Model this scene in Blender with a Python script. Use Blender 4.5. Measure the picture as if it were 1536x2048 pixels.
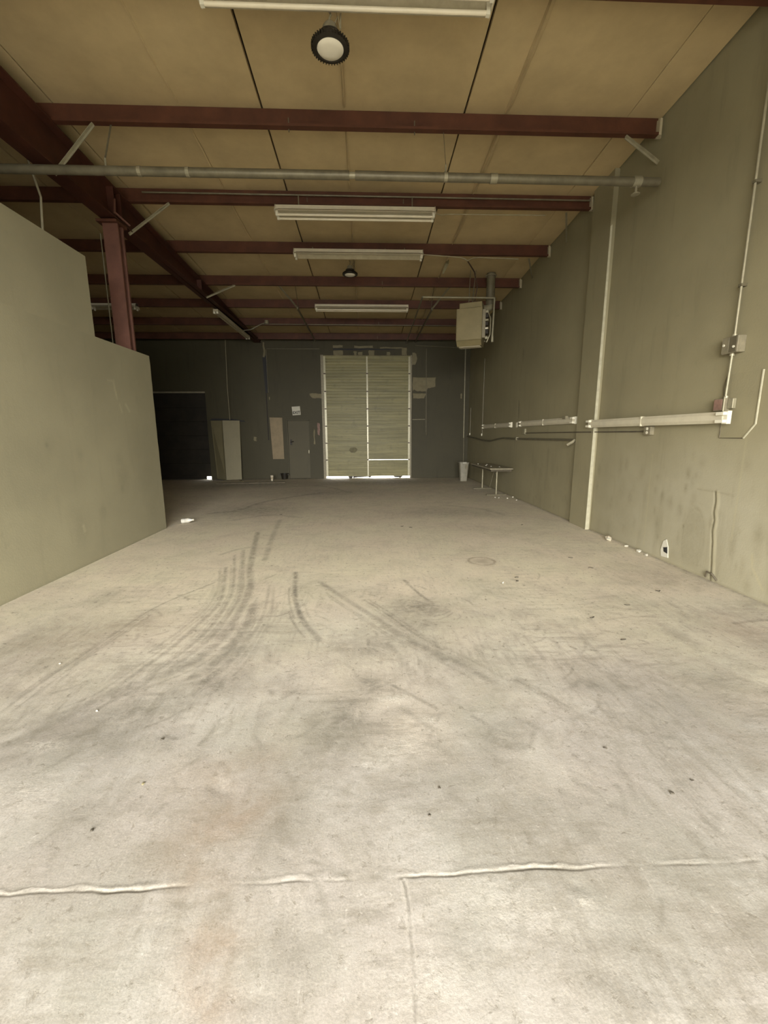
import bpy, bmesh, math, random
import numpy as np
from mathutils import Vector, Matrix

S = bpy.context.scene
for o in list(bpy.data.objects): bpy.data.objects.remove(o)

# ------------------------------------------------------------------ camera
F_PX, PITCH, YAW, ROLL, EYE = 839.4, 0.1827, 0.0396, -0.0048, 1.5824
cd = bpy.data.cameras.new('camera'); cam = bpy.data.objects.new('camera', cd)
S.collection.objects.link(cam); S.camera = cam
cd.sensor_fit = 'HORIZONTAL'; cd.sensor_width = 36.0; cd.lens = 36.0 * F_PX / 1536.0
cd.clip_start = 0.05; cd.clip_end = 200
sa, ca, sp, cp = math.sin(YAW), math.cos(YAW), math.sin(PITCH), math.cos(PITCH)
fw = Vector((sa*cp, ca*cp, -sp)); rt = Vector((ca, -sa, 0)); up = Vector((sa*sp, ca*sp, cp))
r2 = math.cos(ROLL)*rt + math.sin(ROLL)*up; u2 = -math.sin(ROLL)*rt + math.cos(ROLL)*up
cam.matrix_world = Matrix(((r2.x, u2.x, -fw.x, 0), (r2.y, u2.y, -fw.y, 0), (r2.z, u2.z, -fw.z, EYE), (0, 0, 0, 1)))

# ------------------------------------------------------------------ daylight: an overcast sky, let in by the open door behind the camera
YF = -3.2                       # front wall
OX0, OX1, OH = -3.3, 2.4, 3.8   # its door opening
w = bpy.data.worlds.new('overcast_sky'); S.world = w; w.use_nodes = True
w.node_tree.nodes['Background'].inputs[0].default_value = (1.0, 0.985, 0.94, 1)
w.node_tree.nodes['Background'].inputs[1].default_value = 10.0
pl = bpy.data.lights.new('door_portal', 'AREA'); pl.shape = 'RECTANGLE'; pl.size = OX1-OX0; pl.size_y = OH
pl.cycles.is_portal = True
po = bpy.data.objects.new('door_portal', pl); S.collection.objects.link(po)
po.location = ((OX0+OX1)/2, YF-0.05, OH/2); po.rotation_euler = (math.radians(90), 0, 0)
S.view_settings.view_transform = 'Standard'; S.view_settings.look = 'None'
S.view_settings.exposure = 2.0; S.view_settings.gamma = 1.0; S.view_settings.use_curve_mapping = False
S.cycles.max_bounces = 14; S.cycles.diffuse_bounces = 10; S.cycles.glossy_bounces = 4
S.cycles.use_denoising = True
S.cycles.sample_clamp_indirect = 10

# ------------------------------------------------------------------ dimensions
XR, XL, XO, D = 3.72, -3.49, -9.5, 15.55          # right wall, partition face, outer left wall, far wall
def zroof(y): return 5.70 - 0.047*y
PURL = [-1.9, -0.35, 1.2, 2.75, 4.3, 5.86, 7.44, 9.04, 10.62, 12.1, 13.65, 15.2]
# ------------------------------------------------------------------ materials
def nt(name, rough=0.7, metal=0.0, spec=0.3):
    m = bpy.data.materials.new(name); m.use_nodes = True
    t = m.node_tree; b = t.nodes['Principled BSDF']
    b.inputs['Roughness'].default_value = rough; b.inputs['Metallic'].default_value = metal
    b.inputs['Specular IOR Level'].default_value = spec
    return m, t, b
def N(t, typ, **kw):
    n = t.nodes.new(typ)
    for k, v in kw.items():
        if k in ('operation', 'blend_type', 'data_type', 'noise_dimensions', 'attribute_name', 'interpolation_type', 'clamp', 'wave_type', 'bands_direction', 'feature', 'distance'): setattr(n, k, v)
        else: n.inputs[k].default_value = v
    return n
def noise(t, scale, detail=6, rough=0.6, vec=None, dist=0.0):
    n = N(t, 'ShaderNodeTexNoise', Scale=scale, Detail=detail, Roughness=rough, Distortion=dist)
    t.links.new((vec or objco(t)), n.inputs['Vector']); return n.outputs['Fac']
def objco(t):
    for n in t.nodes:
        if n.type == 'TEX_COORD': return n.outputs['Object']
    return t.nodes.new('ShaderNodeTexCoord').outputs['Object']
def mapped(t, scale=(1, 1, 1), rot=(0, 0, 0)):
    m = t.nodes.new('ShaderNodeMapping'); m.inputs['Scale'].default_value = scale; m.inputs['Rotation'].default_value = rot
    t.links.new(objco(t), m.inputs['Vector']); return m.outputs['Vector']
def ramp(t, fac, p0, p1, v0=0.0, v1=1.0):
    n = N(t, 'ShaderNodeMapRange'); t.links.new(fac, n.inputs['Value'])
    n.inputs['From Min'].default_value = p0; n.inputs['From Max'].default_value = p1
    n.inputs['To Min'].default_value = v0; n.inputs['To Max'].default_value = v1
    return n.outputs['Result']
def mth(t, op, a, b):
    n = N(t, 'ShaderNodeMath', operation=op)
    for i, x in enumerate((a, b)):
        if isinstance(x, (int, float)): n.inputs[i].default_value = x
        else: t.links.new(x, n.inputs[i])
    return n.outputs[0]
def mix(t, fac, a, b, blend='MIX'):
    n = N(t, 'ShaderNodeMix', data_type='RGBA', blend_type=blend)
    for i, x in ((0, fac), (6, a), (7, b)):
        if isinstance(x, (int, float)): n.inputs[i].default_value = x
        elif isinstance(x, tuple): n.inputs[i].default_value = (*x, 1)
        else: t.links.new(x, n.inputs[i])
    return n.outputs[2]
def bump(t, b, h, strength=0.3, dist=0.01):
    n = N(t, 'ShaderNodeBump', Strength=strength, Distance=dist)
    t.links.new(h, n.inputs['Height']); t.links.new(n.outputs['Normal'], b.inputs['Normal'])
def plain(name, col, rough=0.6, metal=0.0, var=0.18, scale=6.0, bumps=0.0, spec=0.3):
    """painted or bare surface with blotchy variation and grime"""
    m, t, b = nt(name, rough, metal, spec)
    f = ramp(t, noise(t, scale, 6, 0.65), 0.3, 0.7)
    lo = tuple(c*(1-var) for c in col); hi = tuple(min(1, c*(1+var)) for c in col)
    t.links.new(mix(t, f, lo, hi), b.inputs['Base Color'])
    if bumps: bump(t, b, noise(t, scale*12, 3, 0.6), bumps, 0.004)
    return m

def mat_floor():
    m, t, b = nt('dusty_concrete', 0.85, 0, 0.2)
    at = N(t, 'ShaderNodeAttribute', attribute_name='mask'); sep = t.nodes.new('ShaderNodeSeparateColor')
    t.links.new(at.outputs['Color'], sep.inputs[0])
    mul = lambda a, b_: mth(t, 'MULTIPLY', a, b_)
    sx = t.nodes.new('ShaderNodeSeparateXYZ'); t.links.new(objco(t), sx.inputs[0])
    brighter = ramp(t, mth(t, 'ADD', sx.outputs[1], mul(noise(t, 0.7, 5, 0.6), 3.0)), 3.2, 6.2)     # paler dust past the trafficked front, with missing mid-floor light painted in
    traf = mth(t, 'SUBTRACT', 1.0, mul(brighter, 0.72))
    big = ramp(t, noise(t, 1.1, 6, 0.62), 0.42, 0.58)
    tint = ramp(t, noise(t, 1.3, 4, 0.55, mapped(t, (1, 1, 1), (0, 0, 1.0))), 0.40, 0.60)
    c = mix(t, big, (0.222, 0.209, 0.176), (0.310, 0.294, 0.262))
    c = mix(t, mul(tint, 0.45), c, (0.290, 0.256, 0.228))
    c = mix(t, mul(brighter, 0.88), c, mix(t, tint, (0.68, 0.62, 0.465), (0.68, 0.60, 0.465)))
    # smudged dirt, torn into patches
    sm = ramp(t, noise(t, 2.3, 12, 0.74, None, 0.35), 0.48, 0.64)
    c = mix(t, mul(mul(sm, traf), 0.60), c, (0.175, 0.155, 0.122))
    # drag streaks in two directions, each where its own patch noise allows
    pa = ramp(t, noise(t, 0.8, 3, 0.5), 0.44, 0.56); pb = ramp(t, noise(t, 0.8, 3, 0.5, mapped(t, (1, 1, 1), (0, 0, 2.0))), 0.44, 0.56)
    st1 = ramp(t, noise(t, 3.0, 9, 0.72, mapped(t, (0.9, 5.5, 1.0), (0, 0, math.radians(40))), 0.15), 0.48, 0.63)
    st2 = ramp(t, noise(t, 3.0, 9, 0.72, mapped(t, (5.5, 0.9, 1.0), (0, 0, math.radians(42))), 0.15), 0.48, 0.63)
    c = mix(t, mul(mul(mul(st1, pa), traf), 0.60), c, (0.165, 0.147, 0.115))
    c = mix(t, mul(mul(mul(st2, pb), traf), 0.50), c, (0.170, 0.152, 0.122))
    l1 = ramp(t, noise(t, 7.0, 8, 0.7, mapped(t, (5.0, 0.9, 1.0), (0, 0, math.radians(-25)))), 0.60, 0.70)
    c = mix(t, mul(mul(l1, traf), 0.22), c, (0.50, 0.47, 0.42))
    # pits and grit
    c = mix(t, mul(ramp(t, noise(t, 24.0, 6, 0.72, None, 0.4), 0.57, 0.67), 0.60), c, (0.140, 0.122, 0.094))
    c = mix(t, mul(ramp(t, noise(t, 70.0, 4, 0.65), 0.64, 0.72), 0.50), c, (0.130, 0.112, 0.088))
    c = mix(t, mul(ramp(t, noise(t, 33.0, 5, 0.7, mapped(t, (1, 1, 1), (0, 0, 0.7))), 0.62, 0.70), 0.30), c, (0.52, 0.49, 0.44))
    brk = ramp(t, noise(t, 8.0, 10, 0.78, None, 0.8), 0.36, 0.60)
    dk = mul(sep.outputs[0], mth(t, 'ADD', mul(brk, 0.85), 0.25))
    c = mix(t, mth(t, 'MINIMUM', dk, 0.85), c, (0.135, 0.122, 0.096))
    c = mix(t, mul(sep.outputs[2], mth(t, 'ADD', mul(brk, 0.7), 0.40)), c, (0.195, 0.148, 0.105))
    c = mix(t, mul(sep.outputs[1], mth(t, 'ADD', mul(ramp(t, noise(t, 30.0, 8, 0.75), 0.40, 0.60), 0.9), 0.05)), c, (0.43, 0.405, 0.35))
    c = mix(t, 1.0, c, mix(t, ramp(t, noise(t, 130.0, 3, 0.6), 0.3, 0.7), (0.86, 0.86, 0.86), (1.12, 1.12, 1.12)), 'MULTIPLY')
    t.links.new(c, b.inputs['Base Color'])
    h = mth(t, 'ADD', mth(t, 'ADD', mul(noise(t, 9, 9, 0.70), 1.0), mul(mul(sep.outputs[1], 2.0), noise(t, 55, 6, 0.7))), mul(ramp(t, noise(t, 24.0, 6, 0.72, None, 0.4), 0.58, 0.68), -0.12))
    bump(t, b, h, 0.35, 0.010)
    return m

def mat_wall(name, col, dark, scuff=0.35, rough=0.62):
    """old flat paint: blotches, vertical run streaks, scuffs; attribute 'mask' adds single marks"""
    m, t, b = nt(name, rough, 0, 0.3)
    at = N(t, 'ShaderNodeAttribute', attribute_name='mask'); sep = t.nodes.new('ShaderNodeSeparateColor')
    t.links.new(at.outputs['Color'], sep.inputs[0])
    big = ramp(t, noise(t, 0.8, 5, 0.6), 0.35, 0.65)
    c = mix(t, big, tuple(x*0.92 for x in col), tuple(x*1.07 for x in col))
    c = mix(t, mth(t, 'MULTIPLY', sep.outputs[2], mth(t, 'ADD', mth(t, 'MULTIPLY', big, 0.5), 0.4)), c, (0.345, 0.320, 0.240))     # dust greying the paint, with brighter light lower down painted in
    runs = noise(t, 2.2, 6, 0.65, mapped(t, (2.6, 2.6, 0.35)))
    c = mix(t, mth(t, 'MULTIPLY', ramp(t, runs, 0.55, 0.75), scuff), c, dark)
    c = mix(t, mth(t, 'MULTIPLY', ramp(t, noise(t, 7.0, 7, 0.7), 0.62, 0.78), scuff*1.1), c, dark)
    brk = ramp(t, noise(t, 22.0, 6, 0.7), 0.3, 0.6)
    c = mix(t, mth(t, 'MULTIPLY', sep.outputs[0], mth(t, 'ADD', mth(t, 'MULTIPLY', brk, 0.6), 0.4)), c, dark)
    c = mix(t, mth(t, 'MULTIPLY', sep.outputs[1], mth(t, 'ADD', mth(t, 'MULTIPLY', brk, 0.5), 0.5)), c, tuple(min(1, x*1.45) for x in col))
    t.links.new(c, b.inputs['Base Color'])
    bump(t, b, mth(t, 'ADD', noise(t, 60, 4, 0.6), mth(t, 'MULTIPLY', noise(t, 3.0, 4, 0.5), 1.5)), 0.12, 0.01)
    return m

def mat_door():
    m, t, b = nt('beige_door_steel', 0.45)
    f = ramp(t, noise(t, 1.0, 5, 0.6, mapped(t, (0.5, 1, 9.0))), 0.35, 0.65)
    g = ramp(t, noise(t, 5.0, 6, 0.6), 0.55, 0.75)
    t.links.new(mix(t, mth(t, 'MULTIPLY', g, 0.4), mix(t, f, (0.165, 0.146, 0.060), (0.255, 0.228, 0.100)), (0.09, 0.075, 0.04)), b.inputs['Base Color'])
    return m
WALLC = (0.240, 0.212, 0.127)
M = dict(
    floor=mat_floor(),
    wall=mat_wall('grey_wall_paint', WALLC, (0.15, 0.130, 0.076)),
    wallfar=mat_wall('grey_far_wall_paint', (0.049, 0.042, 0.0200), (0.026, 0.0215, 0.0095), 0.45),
    part=mat_wall('grey_partition_paint', (0.240, 0.219, 0.141), (0.14, 0.125, 0.08), 0.22),
    ground=plain('outdoor_asphalt', (0.16, 0.155, 0.14), 0.85),
    strip=plain('bare_plaster_strip', (0.36, 0.335, 0.235), 0.7, 0, 0.15, 12.0),
    soot=plain('soot_on_door', (0.115, 0.100, 0.045), 0.6, 0, 0.3, 14.0),
    deck=plain('roof_deck', (0.05, 0.04, 0.025), 0.8),
    vinyl=plain('yellowed_insulation_facing', (0.435, 0.335, 0.178), 0.55, 0, 0.12, 1.6, 0.10),
    tape=plain('insulation_seam_tape', (0.46, 0.36, 0.20), 0.5, 0, 0.12),
    red=plain('red_oxide_steel', (0.074, 0.027, 0.014), 0.55, 0, 0.28, 3.0),
    reddark=plain('dark_red_oxide_steel', (0.052, 0.017, 0.009), 0.55, 0, 0.28, 3.0),
    redcol=plain('faded_red_steel', (0.105, 0.046, 0.030), 0.6, 0, 0.2, 4.0),
    galv=plain('galvanised_steel', (0.27, 0.245, 0.165), 0.42, 0.3, 0.2, 9.0),
    galvdark=plain('weathered_pipe', (0.135, 0.118, 0.075), 0.45, 0.25, 0.22, 7.0),
    white=plain('white_enamel', (0.50, 0.455, 0.335), 0.35, 0, 0.08, 10.0),
    plastic=plain('white_lampholder_plastic', (0.62, 0.585, 0.46), 0.4, 0, 0.04),
    enamel=plain('dusty_white_enamel', (0.36, 0.315, 0.21), 0.45, 0, 0.15, 8.0),
    tube=plain('frosted_tube_glass', (0.60, 0.54, 0.40), 0.25, 0, 0.05),
    black=plain('black_cast_metal', (0.022, 0.018, 0.012), 0.5, 0.2, 0.25),
    diffuser=plain('milky_diffuser', (0.66, 0.62, 0.50), 0.3, 0, 0.04),
    doorslat=mat_door(),
    galvbright=plain('bright_galvanised_strip', (0.38, 0.35, 0.235), 0.3, 0.1, 0.15, 18.0),
    exitdoor=mat_wall('grey_door_paint', (0.078, 0.067, 0.038), (0.036, 0.030, 0.016), 0.3),
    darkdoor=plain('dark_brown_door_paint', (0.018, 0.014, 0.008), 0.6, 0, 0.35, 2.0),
    primer=plain('cream_primer_patch', (0.175, 0.150, 0.085), 0.7, 0, 0.12, 9.0),
    cream=plain('cream_board', (0.185, 0.160, 0.088), 0.55, 0, 0.08, 2.0),
    ply=plain('tan_plywood', (0.215, 0.165, 0.095), 0.6, 0, 0.18, 3.0),
    paper=plain('white_paper', (0.48, 0.455, 0.37), 0.8, 0, 0.06),
    ink=plain('black_ink', (0.02, 0.02, 0.02), 0.6),
    pink=plain('faded_red_sticker', (0.20, 0.12, 0.09), 0.6, 0, 0.3, 20),
    greybox=plain('grey_box_enamel', (0.20, 0.175, 0.115), 0.5, 0.1, 0.2, 18.0),
    heater=plain('tan_heater_enamel', (0.20, 0.165, 0.082), 0.45, 0, 0.10, 4.0),
    bin=plain('white_plastic_bin', (0.24, 0.22, 0.165), 0.5, 0, 0.15, 9.0),
    tabletop=plain('dusty_laminate', (0.27, 0.24, 0.165), 0.6, 0, 0.25, 14.0),
    cup=plain('paper_cup', (0.50, 0.44, 0.33), 0.6, 0, 0.08),
    wood=plain('dirty_timber', (0.085, 0.070, 0.045), 0.75, 0, 0.3, 8),
    rubble=plain('dark_grit', (0.05, 0.042, 0.03), 0.8, 0, 0.4, 40),
    cable=plain('pale_cable', (0.27, 0.235, 0.15), 0.6),
    darkcable=plain('dark_cable', (0.06, 0.035, 0.025), 0.6),
    clear=plain('clear_plastic', (0.46, 0.44, 0.38), 0.15, 0, 0.05, 20, 0, 0.6),
)

# ------------------------------------------------------------------ mesh building
class MB:
    def __init__(s): s.v = []; s.f = []
    def add(s, vs, fs):
        k = len(s.v); s.v += [Vector(p) for p in vs]; s.f += [tuple(i+k for i in f) for f in fs]; return s
    def box(s, x0, x1, y0, y1, z0, z1, mt=None):
        vs = [Vector(p) for p in ((x0,y0,z0),(x1,y0,z0),(x1,y1,z0),(x0,y1,z0),(x0,y0,z1),(x1,y0,z1),(x1,y1,z1),(x0,y1,z1))]
        if mt: vs = [mt @ p for p in vs]
        return s.add(vs, [(0,3,2,1),(4,5,6,7),(0,1,5,4),(1,2,6,5),(2,3,7,6),(3,0,4,7)])
    def prism(s, pts, a, b, axis):
        """closed 2D outline swept along an axis; pts are the other two coordinates in order"""
        def mk(p, c):
            return {'x': (c, p[0], p[1]), 'y': (p[0], c, p[1]), 'z': (p[0], p[1], c)}[axis]
        n = len(pts); vs = [mk(p, a) for p in pts] + [mk(p, b) for p in pts]
        fs = [tuple(range(n)), tuple(range(2*n-1, n-1, -1))] + [(i, n+i, n+(i+1) % n, (i+1) % n) for i in range(n)]
        return s.add(vs, fs)
    def tube(s, pts, r, n=8, r_end=None):
        pts = [Vector(p) for p in pts]; rings = []
        for i, p in enumerate(pts):
            d = (pts[min(i+1, len(pts)-1)] - pts[max(i-1, 0)]).normalized()
            a = d.orthogonal().normalized() if i == 0 else (rings[-1][1] - d*rings[-1][1].dot(d)).normalized()
            b = d.cross(a); rr = r if r_end is None else r + (r_end-r)*i/(len(pts)-1)
            rings.append(([p + rr*(math.cos(2*math.pi*k/n)*a + math.sin(2*math.pi*k/n)*b) for k in range(n)], a))
        vs = [q for rg in rings for q in rg[0]]; fs = []
        for i in range(len(rings)-1):
            for k in range(n):
                fs.append((i*n+k, i*n+(k+1) % n, (i+1)*n+(k+1) % n, (i+1)*n+k))
        fs += [tuple(range(n-1, -1, -1)), tuple(range((len(rings)-1)*n, len(rings)*n))]
        return s.add(vs, fs)
    def lathe(s, prof, c, n=24):
        c = Vector(c); vs = []; fs = []
        for r, z in prof:
            vs += [c + Vector((r*math.cos(2*math.pi*k/n), r*math.sin(2*math.pi*k/n), z)) for k in range(n)]
        for i in range(len(prof)-1):
            for k in range(n): fs.append((i*n+k, i*n+(k+1) % n, (i+1)*n+(k+1) % n, (i+1)*n+k))
        fs += [tuple(range(n-1, -1, -1)), tuple(range((len(prof)-1)*n, len(prof)*n))]
        return s.add(vs, fs)
    def bar(s, p, q, w, h, upv=(0, 0, 1)):
        """rectangular bar from p to q"""
        p, q = Vector(p), Vector(q); d = (q-p).normalized(); u = Vector(upv); sd = d.cross(u).normalized(); u = sd.cross(d)
        vs = [e + sd*a*w/2 + u*b*h/2 for e in (p, q) for a, b in ((-1,-1),(1,-1),(1,1),(-1,1))]
        return s.add(vs, [(3,2,1,0),(4,5,6,7),(0,1,5,4),(1,2,6,5),(2,3,7,6),(3,0,4,7)])
    def hull(s, c, size, n=14, seed=0):
        rnd = random.Random(seed); bm = bmesh.new()
        for _ in range(n):
            p = Vector((rnd.uniform(-1,1), rnd.uniform(-1,1), rnd.uniform(-1,1)))
            p = p.normalized()*rnd.uniform(.6, 1)
            bm.verts.new((p.x*size[0], p.y*size[1], p.z*size[2]))
        r = bmesh.ops.convex_hull(bm, input=bm.verts)
        bmesh.ops.delete(bm, geom=[g for g in r['geom_interior'] if isinstance(g, bmesh.types.BMVert)], context='VERTS')
        zmin = min(v.co.z for v in bm.verts); bm.verts.index_update(); c = Vector(c)
        s.add([v.co + c - Vector((0, 0, zmin)) for v in bm.verts], [tuple(v.index for v in f.verts) for f in bm.faces]); bm.free(); return s
    def xf(s, m): s.v = [m @ p for p in s.v]; return s
    def build(s, name, mat, parent=None, bevel=0.0, smooth=False, label=None):
        off = Vector(parent['_o']) if parent is not None else Vector((0, 0, 0))
        if parent is None:
            xs, ys, zs = [p.x for p in s.v], [p.y for p in s.v], [p.z for p in s.v]
            off = Vector(((min(xs)+max(xs))/2, (min(ys)+max(ys))/2, min(zs)))
        me = bpy.data.meshes.new(name); me.from_pydata([p-off for p in s.v], [], s.f)
        bm = bmesh.new(); bm.from_mesh(me); bmesh.ops.recalc_face_normals(bm, faces=bm.faces)
        if bevel: bmesh.ops.bevel(bm, geom=list(bm.edges), offset=bevel, segments=1, affect='EDGES', profile=0.5)
        bm.to_mesh(me); bm.free()
        if smooth:
            for p in me.polygons: p.use_smooth = True
            if hasattr(me, 'set_sharp_from_angle'): me.set_sharp_from_angle(angle=math.radians(40))
        me.materials.append(M[mat] if isinstance(mat, str) else mat)
        o = bpy.data.objects.new(name, me); S.collection.objects.link(o)
        o['_o'] = tuple(off)
        if parent is not None: o.parent = parent
        else: o.location = off
        if label: o['label'] = label
        return o
def B(*a, **k): return MB().box(*a, **k)
def tag(o, label, cat, group=None):
    o['label'] = label; o['category'] = cat
    if group: o['group'] = group
    return o
def thing(name, loc, label, cat, group=None):
    o = bpy.data.objects.new(name, None); S.collection.objects.link(o); o.location = loc; o['_o'] = tuple(loc)
    o.empty_display_size = 0.1
    return tag(o, label, cat, group)
def struct(o, label=None):
    o['kind'] = 'structure'
    if label: o['label'] = label
    return o
def struct_root(name, loc, label=None):
    o = bpy.data.objects.new(name, None); S.collection.objects.link(o); o.location = loc; o['_o'] = tuple(loc)
    return struct(o, label)
def fbm1(n, seed, octs=5, base=4):
    r = np.random.RandomState(seed); x = np.linspace(0, 1, n); y = np.zeros(n); a = 1.0
    for k in range(octs):
        m = base*2**k + 1; y += a*np.interp(x, np.linspace(0, 1, m), r.uniform(-1, 1, m)); a *= 0.55
    return y
def stroke_mask(U, V, pts, hw):
    """soft mask of a polyline with half width hw on a rectilinear grid of surface coordinates"""
    out = np.zeros(U.shape); pad = 1.6*hw; us, vs = U[0], V[:, 0]
    a, b = np.searchsorted(us, min(p[0] for p in pts)-pad), np.searchsorted(us, max(p[0] for p in pts)+pad)
    c, d = np.searchsorted(vs, min(p[1] for p in pts)-pad), np.searchsorted(vs, max(p[1] for p in pts)+pad)
    if b <= a or d <= c: return out
    u, v = U[c:d, a:b], V[c:d, a:b]; best = np.full(u.shape, 1e9)
    for (x0, y0), (x1, y1) in zip(pts[:-1], pts[1:]):
        dx, dy = x1-x0, y1-y0; L = dx*dx+dy*dy+1e-9
        tt = np.clip(((u-x0)*dx+(v-y0)*dy)/L, 0, 1)
        best = np.minimum(best, np.hypot(u-x0-tt*dx, v-y0-tt*dy))
    out[c:d, a:b] = np.clip(1.5 - best/max(hw, 1e-4), 0, 1)
    return out
def smooth_line(pts, n=6):
    """Catmull-Rom through the given points"""
    p = [np.array(q, float) for q in pts]; p = [2*p[0]-p[1]] + p + [2*p[-1]-p[-2]]; out = []
    for i in range(1, len(p)-2):
        for k in range(n):
            t = k/n; a, b, c, d = p[i-1:i+3]
            out.append(tuple(0.5*(2*b+(c-a)*t+(2*a-5*b+4*c-d)*t*t+(3*b-a-3*c+d)*t**3)))
    return out + [tuple(p[-2])]
def grid_surface(name, us, vs, fn, mat, masks):
    """grid mesh over (u,v); fn(U,V)->xyz arrays; masks = three arrays stored as colour attribute 'mask'"""
    U, V = np.meshgrid(us, vs); X, Y, Z = fn(U, V); nu, nv = len(us), len(vs)
    co = np.stack([X, Y, Z], -1).reshape(-1, 3)
    i = np.arange(nu*nv).reshape(nv, nu)
    q = np.stack([i[:-1, :-1], i[:-1, 1:], i[1:, 1:], i[1:, :-1]], -1).reshape(-1, 4)
    me = bpy.data.meshes.new(name); me.vertices.add(len(co)); me.vertices.foreach_set('co', co.astype(np.float32).ravel())
    me.loops.add(q.size); me.loops.foreach_set('vertex_index', q.astype(np.int32).ravel())
    me.polygons.add(len(q)); me.polygons.foreach_set('loop_start', np.arange(0, q.size, 4, dtype=np.int32))
    me.polygons.foreach_set('use_smooth', np.ones(len(q), dtype=bool))
    me.update(calc_edges=True); me.validate()
    ca_ = me.color_attributes.new('mask', 'FLOAT_COLOR', 'POINT')
    c = np.ones((len(co), 4), np.float32)
    for k in range(3): c[:, k] = np.clip(masks[k], 0, 1).reshape(-1)
    ca_.data.foreach_set('color', c.ravel())
    me.materials.append(M[mat]); o = bpy.data.objects.new(name, me); S.collection.objects.link(o)
    o['_o'] = (0.0, 0.0, 0.0)
    return o
def seg(*parts):
    out = []
    for a, b, st in parts: out += list(np.arange(a, b-1e-6, st))
    return np.array(out + [parts[-1][1]])
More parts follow.
